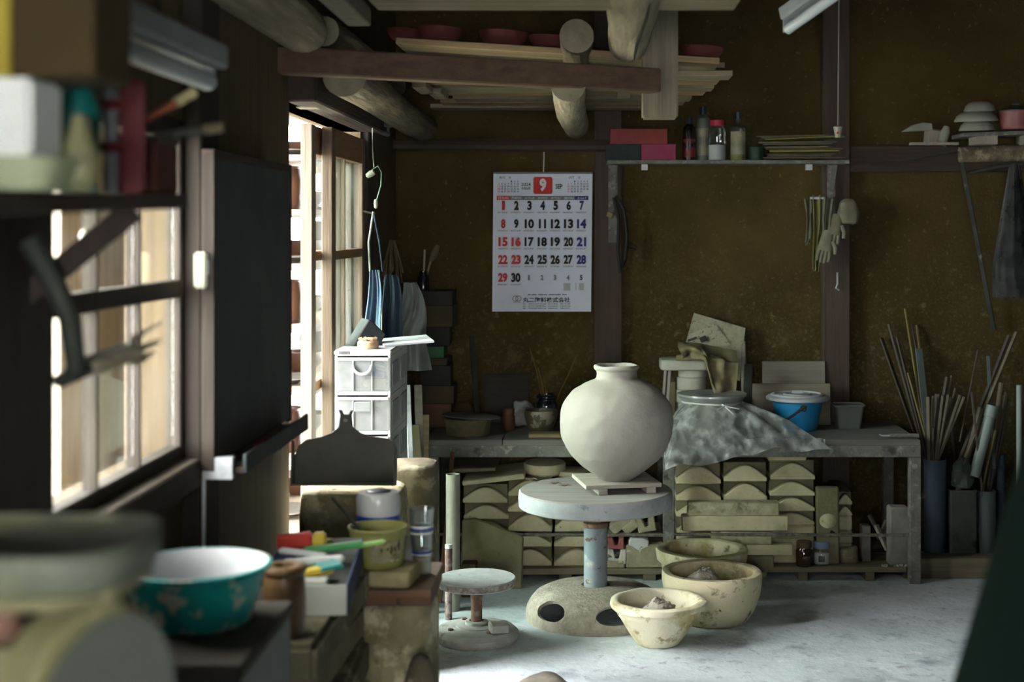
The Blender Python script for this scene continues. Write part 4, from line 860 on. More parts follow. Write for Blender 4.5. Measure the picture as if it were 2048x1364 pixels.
# big month block
MB().prism(rr(S_(38, YC), S_(34, YC), .008, 5), -.0075, -.0065).build('month_block', MT['p_red'], cal, loc=cl(1086, 371, 0))
text_mesh('9', S_(26, YC), S_(13.5, YC), .05, MT['p_white'], cal, cl(1086, 370, DYT), 'month_number')
text_mesh('2024', S_(6.5, YC), S_(19, YC), .01, MT['p_black'], cal, cl(1052, 369, DYT), 'year_print')
text_mesh('令和6年', S_(6, YC), S_(19, YC), .01, MT['p_black'], cal, cl(1052, 377, DYT), 'year_print')
text_mesh('SEP', S_(9.5, YC), S_(14, YC), .02, MT['p_black'], cal, cl(1118, 373, DYT), 'month_name')
# day bar
cw = 26.1; cx0 = 1007
for i, (d, m) in enumerate(zip(['日SUN', '月MON', '火TUE', '水WED', '木THU', '金FRI', '土SAT'], [MT['p_red']] + [MT['p_bar']] * 5 + [MT['p_blue']])):
    flat(cx0 + cw * i - cw / 2, 392, cx0 + cw * i + cw / 2, 400, m, 'weekday_bar')
    text_mesh(d, S_(4.6, YC), S_(20, YC), .01, MT['p_white'], cal, cl(cx0 + cw * i, 396, DYT), 'weekday_name')
def small_month(px, title, first, nd):
    text_mesh('%s     %d' % ({8: 'AUG', 10: 'OCT'}[title], title), S_(4.2, YC), S_(23, YC), .012, MT['p_black'], cal, cl(px + 12, 355, DYT), 'small_month_title')
    d = 1; r = 0; c = first; red = []; blk = []
    while d <= nd:
        (red if c == 0 else blk).append((d, c, r)); d += 1; c += 1
        if c == 7: c = 0; r += 1
    for lst, m in ((red, MT['p_red']), (blk, MT['p_black'])):
        for d, c, r in lst: text_mesh(str(d), S_(3.6, YC), S_(2.2 if d < 10 else 4.2, YC), .02, m, cal, cl(px + c * 6.3, 363 + r * 5, DYT), 'small_date')
small_month(998, 8, 4, 31); small_month(1137, 10, 2, 31)
rows_y = [411, 447.5, 483.5, 519, 555]
hol = {16, 22, 23}
for d in range(1, 36):
    r, c = divmod(d - 1, 7); n = d if d <= 30 else d - 30; cur = d <= 30
    m = MT['p_red'] if (c == 0 or n in hol and cur) else (MT['p_blue'] if c == 6 else MT['p_black'])
    if not cur: m = MT['p_blue'] if c == 6 else MT['p_grey']
    s_n = str(n); hgt = 18.5 if cur else 10.5; wdt = (9.0 if n != 1 else 5.6) if len(s_n) == 1 else (14.5 if n == 11 else 18.6)
    if not cur: wdt = 5.8 if n != 1 else 3.8
    text_mesh(s_n, S_(hgt, YC), S_(wdt, YC), .05 if cur else .05, m, cal, cl(cx0 + cw * c - .3 * r, rows_y[r], DYT), 'date_number')
def bits(name, px0, px1, py, h, m, n, gap=()):
    # rows of print too small to read: little blocks of uneven width
    mb = MB(); rnd = random.Random(int(px0 * 3 + py)); step = (px1 - px0) / n
    for q in range(n):
        if q in gap: continue
        w_ = step * rnd.uniform(.45, .8); x = px0 + q * step; a0, a1 = rnd.uniform(-.15, .1) * h, rnd.uniform(-.1, .15) * h
        mb.add([cl(x, py + h / 2 + a0, DYT), cl(x + w_, py + h / 2 + a0, DYT), cl(x + w_, py - h / 2 + a1, DYT), cl(x, py - h / 2 + a1, DYT)], [(0, 1, 2, 3)])
    mb.build(name, m, cal, smooth=0)
for r in range(5):
    for c in range(7):
        if r == 4 and c > 1: continue
        flat(cx0 + cw * c - 12, rows_y[r] + 12.4, cx0 + cw * c + 10, rows_y[r] + 12.9, MT['p_grey'], 'rule_line')
        bits('note_print', cx0 + cw * c - 11, cx0 + cw * c + 9, rows_y[r] + 14.4, 1.6, MT['p_grey'], 5 + (r * 3 + c) % 4)
for px0, px1, py0, py1 in ((1127, 1141, 566, 581), (1151, 1153, 566, 580), (1158, 1168, 566, 580)):
    flat(px0, py0, px1, py1, MT['p_light'], 'mini_table')
text_mesh('丸二陶料株式会社', S_(10.5, YC), S_(94, YC), .022, MT['p_black'], cal, cl(1093, 599.5, DYT), 'company_name')
bits('small_print', 1056, 1134, 589, 2.4, MT['p_black'], 26, (6, 13, 22))
for k in range(3): bits('small_print', 1046, 1141, 607.5 + k * 4.4, 2.2, MT['p_grey'], 34, (2, 3, 17, 25, 26))
bits('small_print', 1026, 1043, 605, 1.4, MT['p_grey'], 7)
for dx in (-3.0, 3.0):
    rg = MB().lathe([(S_(4.9, YC), -.0004), (S_(5.9, YC), -.0004), (S_(5.9, YC), .0004), (S_(4.9, YC), .0004)], 28); rg.build('logo_ring', MT['p_black'], cal, loc=cl(1034 + dx, 597, -.010), rot=(R(90), 0, 0))
MB().tube([at(1088, 283, 6.09), at(1088, 281, 6.05)], .003, 6).build('nail', MT['iron_dark'], label='nail holding the calendar cord', cat='nail')

# ---- wall shelf with boxes and bottles
YSH = 5.95; zsh = Z_(320, YSH)
sh = thing('wall_shelf', 'narrow dusty plank shelf on iron uprights over the bench', 'shelf', (X_(1457, YSH), YSH, zsh))
MB().box((0, .09, -.008), (S_(485, YSH), .18, .016)).build('shelf_board', MT['bench_iron'], sh, bevel=.002)
for px, py1, w_ in ((1226, 480, 18), (1664, 445, 16)):
    hgt = S_(py1 - 324, 6.04); MB().box((X_(px, 6.04) - sh.location.x, .112, -.016 - hgt / 2), (S_(w_, 6.04), .008, hgt)).build('iron_upright', MT['bench_iron'], sh)
    MB().bar((X_(px, 6.04) - sh.location.x, .016, -.02), (X_(px, 6.04) - sh.location.x, .105, -.12), .02, .006).build('brace', MT['bench_iron'], sh)
for px in (1290, 1622): MB().box((X_(px, YSH) - sh.location.x, .06, -.028), (.026, .03, .024)).build('shelf_cleat', MT['white_plastic'], sh)
MT['red_box'] = mat('faded_red_box', '#6e2c2a', '#7a3431', scale=4, rough=.7); MT['mag_box'] = mat('magenta_box', '#7a2b45', '#86334f', scale=4, rough=.7); MT['teal_box'] = mat('dark_teal_box', '#13201f', '#1a2928', rough=.7)
zt = zsh + .0005; Yb = 5.97
def sbox(px0, px1, py0, py1, m, label, z, d=.13):
    MB().box((0, d / 2, S_(py1 - py0, Yb) / 2), (S_(px1 - px0, Yb) - .001, d, S_(py1 - py0, Yb))).build('box', m, loc=(X_((px0 + px1) / 2, Yb), Yb, z), bevel=.0015, label=label, cat='box', group='boxes on the wall shelf')
sbox(1211, 1282, 285, 317, MT['teal_box'], 'dark teal box at the left end of the wall shelf', zt)
sbox(1282, 1352, 285, 317, MT['mag_box'], 'magenta box beside the dark teal box on the wall shelf', zt)
sbox(1220, 1335, 254, 284.4, MT['red_box'], 'faded red box on top of the two smaller shelf boxes', zt + S_(32, Yb) + .0005)
def bottle(px, py0, rpx, m, label, cap=None, cap_m=None, fill=None, fill_m=None, lab=None, neck=.4, sh_=.7, Y=6.03):
    r = S_(rpx, Y); h = Z_(py0, Y) - zt; t = thing('bottle', label, 'bottle', (X_(px, Y), Y, zt), group='bottles and jars on the wall shelf')
    MB().lathe(smooth_prof([(0, 0), (r * .92, 0), (r, h * .03), (r, h * sh_), (r * .8, h * (sh_ + .1)), (r * neck, h * (sh_ + .17)), (r * neck, h * .96), (0, h * .96)], 2), 28).build('bottle_body', m, t)
    if fill: MB().lathe([(0, .002), (r * .9, .002), (r * .94, .01), (r * .94, h * fill), (0, h * fill + .004)], 24).build('contents', fill_m, t)
    if cap_m: MB().lathe([(r * neck * 1.1, h * .86), (r * neck * 1.14, h * .87), (r * neck * 1.12, h), (0, h)], 24).build('cap', cap_m, t)
    if lab:
        lm, z0, z1 = lab; MB().grid(12, 1, lambda u, v: (1.012 * r * math.cos(R(-160 + 130 * u)), 1.012 * r * math.sin(R(-160 + 130 * u)), h * (z0 + (z1 - z0) * v))).build('paper_label', lm, t)
MT['dark_bottle'] = mat('dark_brown_bottle', '#141110', '#1c1715', rough=.2, spec=.5, bump=0); MT['red_liq'] = mat('red_label', '#5e1f22', '#6b2528', rough=.5, bump=0)
MT['grey_bottle'] = mat('cloudy_grey_bottle', '#4f534b', '#5b5f56', rough=.4, bump=0); MT['cap_red'] = mat('red_screw_cap', '#a32038', '#b0263f', rough=.4, bump=0); MT['cap_dark'] = mat('dark_blue_cap', '#1a2530', '#202c38', rough=.4, bump=0)
MT['yel_label'] = mat('yellow_label', '#6a6a2c', '#7a7a38', rough=.6, bump=0); MT['pale_label'] = mat('pale_label', '#77745f', '#858268', scale=40, rough=.7, bump=0)
bottle(1379, 236, 13, MT['dark_bottle'], 'dark bottle with a red label on the wall shelf', cap_m=MT['cap_dark'], lab=(MT['red_liq'], .08, .5))
bottle(1406, 214, 14, MT['grey_bottle'], 'tall cloudy grey bottle with a dark cap on the wall shelf', cap_m=MT['cap_dark'], lab=(MT['pale_label'], .1, .6), Y=6.06)
bottle(1434, 241, 18, MT['clear'], 'clear jar half full of white powder with red lid on the shelf', cap_m=MT['cap_red'], fill=.38, fill_m=MT['white_powder'], neck=.68, sh_=.72, Y=6.0)
bottle(1476, 225, 16, MT['clear'], 'clear bottle with pale and yellow labels on the wall shelf', cap_m=MT['cap_dark'], fill=.25, fill_m=MT['yel_label'], lab=(MT['pale_label'], .12, .6), neck=.35, sh_=.62, Y=6.0)
MT['green_can'] = mat('dark_green_can', '#11291c', '#183424', rough=.5, bump=0)
jar('green_can', 'low dark green can between the bottle and the slat pile', 1513, 6.0, zt, .034, .05, MT['green_can'], MT['green_can'], lid_h=.008, neck=.97)
MT['lath_a'] = wood('grey_split_lath', '#54503f', '#69644f', 'x'); MT['lath_b'] = wood('yellowed_lath', '#7a7436', '#8d8644', 'x')
for k in range(11):
    py = 314 - k * 5.2; px0 = 1520 + (k * 37 % 23) - (0 if k < 6 else 10); px1 = 1690 - (k * 29 % 37); Yk = 5.965 + (k * 17 % 7) * .008
    a_ = at(px0, 316 - k * 4.3 - (3 if k == 8 else 0), Yk + .02); b_ = at(px1, 316 - k * 4.6 - (8 if k == 8 else 0), Yk + .02); a_.z = max(a_.z, zt + .004); b_.z = max(b_.z, zt + .004)
    MB().bar(a_, b_, .018 + .022 * (k * 7 % 5) / 4, .004 + .002 * (k % 2), R(8 * (k % 3 - 1))).build('split_lath', MT['lath_b'] if k in (8, 3) else MT['lath_a'],
        label=['lowest', 'second', 'third', 'fourth pale yellow', 'fifth', 'sixth', 'seventh', 'eighth', 'bright yellow bowed', 'tenth', 'topmost'][k] + ' split lath from below in the pile on the wall shelf', cat='lath', group='laths on the wall shelf')
# ---- pull switch on its cord
MT['cord'] = mat('pale_cord', '#8d8d80', '#9a9a8e', rough=.8, bump=0); MT['ivory'] = mat('ivory_plastic', '#8d8c79', '#999885', rough=.4, bump=0)
ps = thing('pull_switch', 'ivory pendant switch hanging on a long cord at the right', 'switch', at(1676, 252, 5.6))
MB().tube([(0, 0, 0), (.002, 0, .3), (.008, 0, CEIL - at(1676, 252, 5.6).z)], .003, 6).build('cord', MT['cord'], ps)
MB().lathe([(0, -.046), (.011, -.046), (.017, -.012), (.019, -.004), (.014, .0), (0, .002)], 20).build('switch_body', MT['ivory'], ps)
MB().box((-.004, -.0155, -.028), (.007, .004, .008)).build('red_button', MT['p_red'], ps, label='tiny red button')
# ---- gloves and rags on the right post
MT['glove'] = mat('dirty_cotton_glove', '#5f5d4d', '#76745f', scale=10, rough=.95, bump=.3); MT['rag_y'] = mat('yellow_green_rag', '#5f5d35', '#6f6d42', scale=10, rough=.95, bump=.3); MT['rag_g'] = mat('grey_green_rag', '#565848', '#686a58', scale=10, rough=.95, bump=.3)
def rag(name, px0, px1, py0, py1, Y, m, label, seed, taper=.5, cat='rag'):
    w_ = S_(px1 - px0, Y); h = S_(py1 - py0, Y)
    def f(u, v):
        ww = w_ * (1 - (1 - taper) * v); x = (u - .5) * ww + .25 * w_ * math.sin(v * 3 + seed) * v
        return Vector((x, -.012 * math.sin(u * 11 + seed) - .006 * math.sin(u * 23 + v * 4), -h * v + .006 * math.sin(u * 9 + seed)))
    return MB().grid(18, 20, f).build(name, m, loc=at((px0 + px1) / 2, py0, Y), solid=.003, label=label, cat=cat)
MB().tube([at(1620, 396, 6.0), at(1648, 396, 5.99), at(1666, 400, 6.05)], .005, 8).build('metal_peg', MT['white_plastic'], label='white metal peg holding the rags on the right post', cat='peg')
rag('rag', 1608, 1628, 400, 488, 6.02, MT['rag_g'], 'thin grey rag strip hanging leftmost on the right post', 1, .5)
rag('rag', 1624, 1650, 392, 540, 6.0, MT['rag_y'], 'long yellow-green rag hanging on the right post', 2, .35)
rag('rag', 1640, 1668, 395, 500, 5.99, MT['rag_g'], 'grey-green rag hanging against the shelf upright', 4, .6)
def glove(px, py, Y, ang, label, s=1):
    t = thing('glove', label, 'glove', at(px, py, Y), (0, R(ang), 0)); mb = MB()
    mb.tube([(0, 0, .0), (0, -.004, -.045), (0, -.005, -.085)], [.024 * s, .028 * s, .03 * s], 12)
    mb.v = [(x, y * .45, z) for x, y, z in mb.v]
    mb.build('palm', MT['glove'], t, rough=(.004, 40))
    for k in range(4):
        x = -.021 + .014 * k; MB().tube([(x, -.003, -.08), (x * 1.2, -.008, -.115), (x * 1.1, -.002, -.14 + .008 * abs(k - 1.5))], [.0085, .008, .006], 8).build('finger', MT['glove'], t)
    MB().tube([(.024, -.003, -.04), (.042, -.008, -.065), (.046, -.004, -.09)], [.010, .009, .007], 8).build('thumb', MT['glove'], t)
glove(1676, 430, 5.99, 14, 'dirty cotton work glove hanging fingers down on the right post')
glove(1657, 462, 5.985, 12, 'lower dirty cotton glove hanging below the rags on the right post')
lump('cotton_cap', 1696, 6.0, Z_(446, 6.0), .046, .03, .105, MT['glove'], 'bunched cotton cloth hanging to the right of the gloves', 'cloth', 3, .12)
MB().tube([at(1675, 545, 6.088), at(1675, 568, 6.07), at(1672, 576, 6.07), at(1678, 580, 6.08)], .004, 8).build('small_hook', MT['white_plastic'], label='tiny shiny hook low on the right post', cat='hook')
# ---- black strap on the left post
MT['strap'] = mat('black_leather_strap', '#15140f', '#211f19', rough=.6)
st = MB().tube([at(1228, 395, 6.03), at(1238, 440, 6.02), at(1236, 500, 6.03), at(1240, 545, 6.03), at(1250, 520, 6.04), at(1254, 470, 6.04), at(1248, 420, 6.04), at(1232, 392, 6.03)], .008, 8)
st.tube([at(1250, 480, 6.04), at(1264, 488, 6.06), at(1272, 492, 6.06), at(1270, 499, 6.06), at(1258, 497, 6.05)], .004, 6)
st.build('leather_strap', MT['strap'], label='looped black strap hanging on the post right of the calendar', cat='strap')
MB().bar(at(1216, 428, 6.03), at(1226, 432, 6.02), .02, .02).build('wood_peg', MT['plank_x'], label='small pale peg on the post beside the calendar', cat='peg')
# ---- things on the high rail and shelf at the right
rail_top = Z_(318, 6.1) + .055
MT['dish_w'] = mat('pale_plaster_dish', '#7f8076', '#8f9085', scale=6, rough=.85); MT['pinkpot'] = mat('pink_enamel_pot', '#7a4a48', '#875552', scale=5, rough=.4); MT['dark_lid'] = mat('dark_pot_lid', '#3a3733', '#46423d', rough=.5)
hs = thing('corner_shelf', 'rough board shelf on a log high in the right corner', 'shelf', (X_(1990, 5.95), 5.95, Z_(262, 5.9)))
MB().box((.1, .03, -.008), (.50, .20, .016), rot=(0, R(-2), 0)).build('shelf_board', MT['bench_iron'], hs, bevel=.002)
for dx in (-.05, .15): MB().box((dx, .0, -.036), (.09, .12, .04)).build('shelf_block', MT['wood_scrap'], hs, bevel=.002)
MB().tube([(-.14, .03, -.095), (.1, .03, -.087), (.38, .03, -.092)], [.032, .036, .034], 14).build('log_bracket', MT['log_y'], hs, rough=(.004, 20))
zsd = Z_(262, 5.9) + .006
for k, (px, r, dz) in enumerate([(1957, .075, 0), (1955, .09, .038), (1962, .065, .08)]):
    MB().lathe([(0, .042), (r * .45, .041), (r * .7, .036), (r * .9, .022), (r, .004), (r, 0), (r * .94, 0), (r * .8, .022), (r * .5, .034), (0, .036)], 32).build('plaster_dish', MT['dish_w'], loc=(X_(px, 5.93), 5.95, zsd + dz), rot=(R(4), R(-2), 0), label='upturned pale plaster dish, %s of three on the corner shelf' % ['lowest', 'middle', 'topmost'][k], cat='dish', group='plaster dishes on the corner shelf')
pp_ = thing('enamel_pot', 'pink enamel pot with dark lid high in the right corner', 'pot', (X_(2036, 5.9), 5.93, zsd))
MB().lathe(smooth_prof([(0, 0), (.05, 0), (.062, .01), (.068, .05), (.070, .075), (.066, .078), (0, .07)], 2), 32).build('pot_body', MT['pinkpot'], pp_)
MB().lathe([(.072, .077), (.073, .081), (.05, .092), (.015, .098), (.012, .104), (.016, .11), (.010, .116), (0, .117)], 32).build('lid', MT['dark_lid'], pp_)
# half disc etc. on the rail
MB().prism([(-.075, 0), (.06, .0), (.058, .03), (.02, .036), (-.03, .026)], 0, .012).build('clay_rib', MT['dish_w'], loc=at(1838, 262, 6.06), rot=(0, R(-3), 0), bevel=.003, label='pale half-moon clay rib on the wood bundle on the rail', cat='tool')
MB().box((0, 0, .035), (.08, .06, .07)).build('wood_chunk', MT['wood_scrap'], loc=(X_(1872, 6.06), 6.1, rail_top), rot=(0, R(6), .2), bevel=.006, rough=(.004, 30), label='dim wood chunk on the right wall rail', cat='wood')
MB().lathe([(0, 0), (.018, 0), (.02, .06), (.012, .085), (0, .088)], 16).build('small_vial', MT['dish_w'], loc=(X_(1885, 6.06), 6.07, rail_top), rot=(0, R(14), 0), label='small pale vial leaning by the wood chunk on the rail', cat='vial')
MB().box((0, 0, .006), (.20, .05, .011)).build('thin_board', MT['wood_scrap'], loc=(X_(1868, 6.05), 6.055, rail_top + .001), rot=(0, 0, 0), label='thin board edge lying along the right wall rail', cat='board')
MB().bar(at(1745, 330, 6.04), at(1915, 300, 6.04), .04, .012).build('grey_lath', MT['board_dark'], label='grey lath slanting across the right wall rail', cat='lath')
MT['steel'] = mat('dark_angle_steel', '#2f302d', '#3d3e3a', scale=14, rough=.55, metal=.3, spots=[(6, .62, .7, '#8f948f')])
MB().bar(at(1920, 302, 5.98), at(1988, 660, 6.1), .022, .006).build('steel_strip', MT['steel'], label='long dark steel strip slanting down the right wall', cat='strip', bevel=.001)
MB().tube([at(1938, 346, 6.0), at(1990, 334, 5.98), at(2045, 327, 5.96)], .008, 8).build('short_rod', MT['steel'], label='short steel rod from the strip to the plastic bag', cat='rod')
MT['darkbag'] = film('smoky_plastic_bag', '#5a6360', .03, rough=.3, gl=.01, haze=.06, hz_scale=12, fr=.06)
def bagp(u, v):
    hw = .018 + .075 * min(1, v * 1.3); x = (u - .5) * 2 * hw + .012 * v; z = -.56 * v
    return Vector((x, -.03 * math.sin(u * math.pi) * (.3 + v) + .004 * noise.noise(Vector((u * 7, v * 2, 1))), z + .004 * math.sin(u * 40)))
bg_ = thing('plastic_bag', 'smoky clear plastic bag hanging from the rod in the right corner', 'bag', at(2030, 328, 5.96))
MB().grid(36, 24, bagp).build('bag_front', MT['darkbag'], bg_, smooth=70)
MB().grid(12, 24, lambda u, v: Vector(bagp(u, v)) * 1 + Vector((0, .02 + .03 * v, 0))).build('bag_back', MT['darkbag'], bg_, smooth=70)
MT['bag_in'] = mat('dark_bag_contents', '#131a1c', '#1b2426', rough=.6)
MB().lathe(smooth_prof([(0, 0), (.07, 0), (.082, .05), (.07, .2), (.04, .4), (0, .46)], 3), 24, sy=.25).build('contents', MT['bag_in'], bg_, loc=(.012, .012, -.55))
# ================================================================= STICKS IN THE RIGHT CORNER
MT['pipe_blue'] = mat('dusty_blue_grey_pipe', '#3c4a58', '#485765', scale=5, rough=.6); MT['pipe_grey'] = mat('grey_green_pipe', '#5b6a68', '#687775', scale=5, rough=.6)
MT['tin'] = mat('dull_square_tin', '#3f4743', '#4d5550', scale=10, rough=.6, metal=.2, spots=[(14, .56, .66, '#2c332f')])
MT['pvc_white'] = mat('pale_pvc_pipe', '#7d8b86', '#8b9893', scale=5, rough=.5)
MT['stick_a'] = wood('weathered_stick', '#5d5648', '#756d5c', 'z'); MT['stick_b'] = wood('dark_old_stick', '#45403a', '#564f47', 'z'); MT['stick_c'] = wood('bamboo_stick', '#6b5f38', '#7f7247', 'z'); MT['stick_d'] = wood('teal_grey_board', '#4d5654', '#5c6664', 'z')
YG = 5.9
def hollow(px, r, h, m, name, label, cat, Y=YG):
    return MB().lathe([(0, 0), (r, 0), (r, h), (r - .004, h), (r - .004, .01), (0, .01)], 32).build(name, m, loc=(X_(px, Y), Y, .0), label=label, cat=cat)
hollow(1870, .0455, Z_(918, YG), MT['pipe_blue'], 'pipe_holder', 'dusty blue-grey pipe standing on end full of sticks', 'pipe')
hollow(1971, .0415, Z_(980, YG), MT['pipe_grey'], 'pipe_holder', 'shorter grey-green pipe standing on end holding long sticks', 'pipe')
hollow(2001, .018, Z_(912, YG), MT['pipe_blue'], 'pipe_holder', 'thin blue pipe standing right of the grey-green pipe', 'pipe', 5.95)
can = thing('square_tin', 'dull square tin can between the two standing pipes', 'tin', (X_(1921, YG), YG, 0))
h_ = Z_(976, YG)
loft([(rr(.110, .11, .008), 0), (rr(.110, .11, .008), h_), (rr(.103, .103, .007), h_), (rr(.103, .103, .007), .01)]).build('can_body', MT['tin'], can)
loft([(rr(.113, .113, .009), h_ - .006), (rr(.115, .115, .009), h_ - .003), (rr(.113, .113, .009), h_ + .001), (rr(.104, .104, .007), h_ + .001), (rr(.104, .104, .007), h_ - .006)]).build('can_rim', MT['tin'], can)
MB().box((.1, 0, .04), (.52, .10, .08)).build('timber_block', MT['plank_grey_x'], loc=(X_(1885, 5.69), 5.72, 0), bevel=.004, label='low timber block on the floor before the standing pipes', cat='timber')
sticks = [  # (bottom px,py) (top px,py) Y bottom, Y top, width, thickness, mat, label
 ((1858, 905), (1856, 794), 5.89, 5.88, .014, .010, 'a'), ((1863, 905), (1867, 792), 5.90, 5.90, .016, .010, 'a'), ((1870, 905), (1876, 788), 5.91, 5.93, .022, .018, 'b'),
 ((1872, 905), (1885, 791), 5.885, 5.88, .013, .010, 'a'), ((1876, 905), (1896, 789), 5.885, 5.88, .014, .009, 'a'), ((1880, 905), (1920, 790), 5.89, 5.89, .013, .010, 'a'),
 ((1882, 905), (1928, 793), 5.90, 5.89, .013, .010, 'a'), ((1868, 905), (1894, 754), 5.92, 5.96, .014, .010, 'b'), ((1874, 905), (1903, 751), 5.93, 5.97, .008, .008, 'a'), ((1878, 905), (1911, 776), 5.93, 5.97, .009, .008, 'a'), ((1866, 905), (1866, 856), 5.875, 5.868, .008, .008, 'b'), ((1871, 905), (1902, 795), 5.92, 5.94, .013, .010, 'b')]
MM = {'a': MT['stick_a'], 'b': MT['stick_b'], 'c': MT['stick_c'], 'd': MT['stick_d']}
def stick(p0, p1, Y0, Y1, w_, t_, m, label, group=None, down=0.25, cat='stick', z0=None):
    a_ = at(*p0, Y0); b_ = at(*p1, Y1); d = (a_ - b_).normalized()
    if z0 is not None: a_ = a_ + d * ((a_.z - z0) / -d.z)
    else: a_ = a_ + d * down
    MB().bar(a_, b_, w_, t_).build('wooden_stick', MM[m], label=label, cat=cat, group=group, bevel=.001)
order = sorted(range(len(sticks)), key=lambda q: sticks[q][1][0]); nth_ = 'first second third fourth fifth sixth seventh eighth ninth tenth eleventh twelfth'.split()
for k, (p0, p1, y0, y1, w_, t_, m) in enumerate(sticks):
    stick(p0, p1, y0, y1, w_, t_, m, 'squared wooden stick, tip %s from the left in the blue-grey pipe bundle' % nth_[order.index(k)], 'sticks in the blue-grey pipe', .2)
# leaning left fan, standing on the floor behind the pipes
fan = [((1842, 900), (1763, 676), 6.03, 6.12, .034, .006, 'b', 'wide dark lath leaning furthest left in the stick fan'),
 ((1846, 900), (1777, 648), 6.02, 6.12, .009, .009, 'b', 'long thin dark stick leaning left beside the wide lath'),
 ((1848, 890), (1794, 674), 6.0, 6.11, .012, .008, 'b', 'dark stick leaning left, third of the fan'),
 ((1852, 880), (1810, 617), 6.01, 6.12, .008, .008, 'c', 'tallest yellowish bamboo stick against the wall'),
 ((1850, 800), (1824, 649), 6.06, 6.13, .007, .007, 'b', 'thin dark rod right of the tallest bamboo stick'),
 ((1858, 850), (1833, 650), 6.05, 6.125, .008, .008, 'c', 'thin bamboo rod just behind the teal-grey board'),
 ((1856, 870), (1837, 697), 5.99, 6.08, .030, .008, 'd', 'teal-grey pointed board leaning on the wall'),
 ((1850, 870), (1816, 745), 5.99, 6.05, .010, .008, 'c', 'short bamboo stick crossing behind the teal-grey board')]
for p0, p1, y0, y1, w_, t_, m, lb in fan: stick(p0, p1, y0, y1, w_, t_, m, lb, z0=.002)
right = [((1945, 880), (2033, 664), 5.90, 6.08, .014, .010, 'a', 'long pale stick leaning right out of the square tin'),
 ((1935, 880), (2018, 671), 5.92, 6.09, .014, .010, 'b', 'long dark stick leaning right beside the pale one'),
 ((1930, 830), (1956, 700), 5.93, 6.05, .006, .006, 'b', 'thin rod rising between the bundles'),
 ((1985, 880), (1976, 712), 5.93, 6.05, .014, .010, 'd', 'upright teal-grey stick behind the pale pipe'),
 ((1962, 960), (1943, 783), 5.87, 5.87, .010, .008, 'b', 'slim dark stick crossing before the pale pipe'),
 ((1975, 960), (2002, 765), 5.92, 5.93, .022, .010, 'a', 'flat wooden stick standing beside the pale pipe'),
 ((1978, 960), (2006, 790), 5.93, 5.93, .009, .009, 'c', 'bamboo rod in the grey-green pipe, left of three'),
 ((1983, 960), (2012, 784), 5.91, 5.92, .009, .009, 'b', 'dark rod in the grey-green pipe, middle of three'),
 ((1985, 960), (2019, 800), 5.92, 5.93, .009, .009, 'b', 'dark rod in the grey-green pipe, right of three'),
 ((1968, 960), (1990, 860), 5.885, 5.885, .012, .008, 'c', 'yellowish bamboo slat low in the grey-green pipe'),
 ((1925, 950), (1962, 815), 5.89, 5.93, .018, .018, 'a', 'round-ended wooden handle behind the slim dark stick'),
 ((1965, 900), (1975, 800), 5.93, 6.0, .008, .008, 'b', 'short dark rod behind the pale pipe'),
 ((1912, 950), (1900, 830), 5.92, 5.97, .010, .008, 'b', 'dark stick standing in the square tin, left side')]
for p0, p1, y0, y1, w_, t_, m, lb in right: stick(p0, p1, y0, y1, w_, t_, m, lb, down=.12)
b0 = at(1962, 900, 5.88); b1 = at(1985, 812, 5.90)
pv = MB().tube([b0 + (b0 - b1) * .6, b0, b0.lerp(b1, .75), b0.lerp(b1, .76), b1], [.019, .019, .019, .022, .022], 20, caps=False)
pv.build('pale_pipe', MT['pvc_white'], solid=-.003, label='pale plastic pipe with socket end leaning among the sticks', cat='pipe')
lump('foil_scrap', 1925, 5.875, .33, .045, .03, .12, MT['tin'], 'crumpled dark plastic scrap stuffed in the square tin', 'scrap', 5, .3)
MB().tube([(X_(2046, 5.8), 5.85, 0), (X_(2046, 5.8), 5.85, Z_(770, 5.85))], .012, 12).build('pale_pole', MT['pvc_white'], label='pale pole standing at the right frame edge', cat='pole')
# ---- blurred dark green cover in the right foreground
MT['green_cloth'] = mat('dark_green_cover', '#07140f', '#0a1a15', scale=3, rough=.95, bump=.1, spec=.03)
cv = thing('covered_machine', 'dark green fabric cover over a machine in the right foreground', 'cover', (.70, 1.5, 0))
def drape(u, v):
    t = 2 * math.pi * u; r = .225 + .36 * v; f = 1 + .06 * math.sin(t * 6) * v * .6
    return Vector((r * f * math.cos(t), r * f * .8 * math.sin(t), 1.2 - 1.2 * v))
MB().grid(60, 24, drape).build('fabric_skirt', MT['green_cloth'], cv, smooth=60)
MB().lathe([(0, .035), (.12, .03), (.20, .015), (.232, -.006)], 36, c=(0, 0, 1.2), sy=.8).build('fabric_top', MT['green_cloth'], cv)
# ================================================================= OVERHEAD RACK BOARDS, BOWLS AND LAMPS
ZR = 1.893
def rboard(Y, px0, px1, z, m, label, d=.13, th=.018, rz=0, ry=0):
    x0, x1 = X_(px0, Y), X_(px1, Y)
    return MB().box((0, d / 2, th / 2), (x1 - x0, d, th)).build('ware_board', m, loc=((x0 + x1) / 2, Y, z), rot=(0, R(ry), R(rz)), bevel=.002, label=label, cat='board', group='ware boards on the overhead rack')
A, G = MT['plank_x'], MT['plank_grey_x']
nm = ['first', 'second', 'third', 'fourth', 'fifth', 'sixth']
ends = [(4.62, 790, 1466), (4.82, 830, 1440), (5.02, 850, 1429), (5.22, 870, 1412), (5.44, 905, 1384), (5.66, 880, 1370)]
for k, (Y, p0, p1) in enumerate(ends):
    rboard(Y, p0, p1, ZR + .004 * (k % 2), A if k % 2 else G, 'pale ware board on the logs, %s back from the crossbeam' % nm[k], d=.14)
rboard(5.86, 860, 1345, ZR, G, 'ware board nearest the back wall on the overhead rack', d=.14)
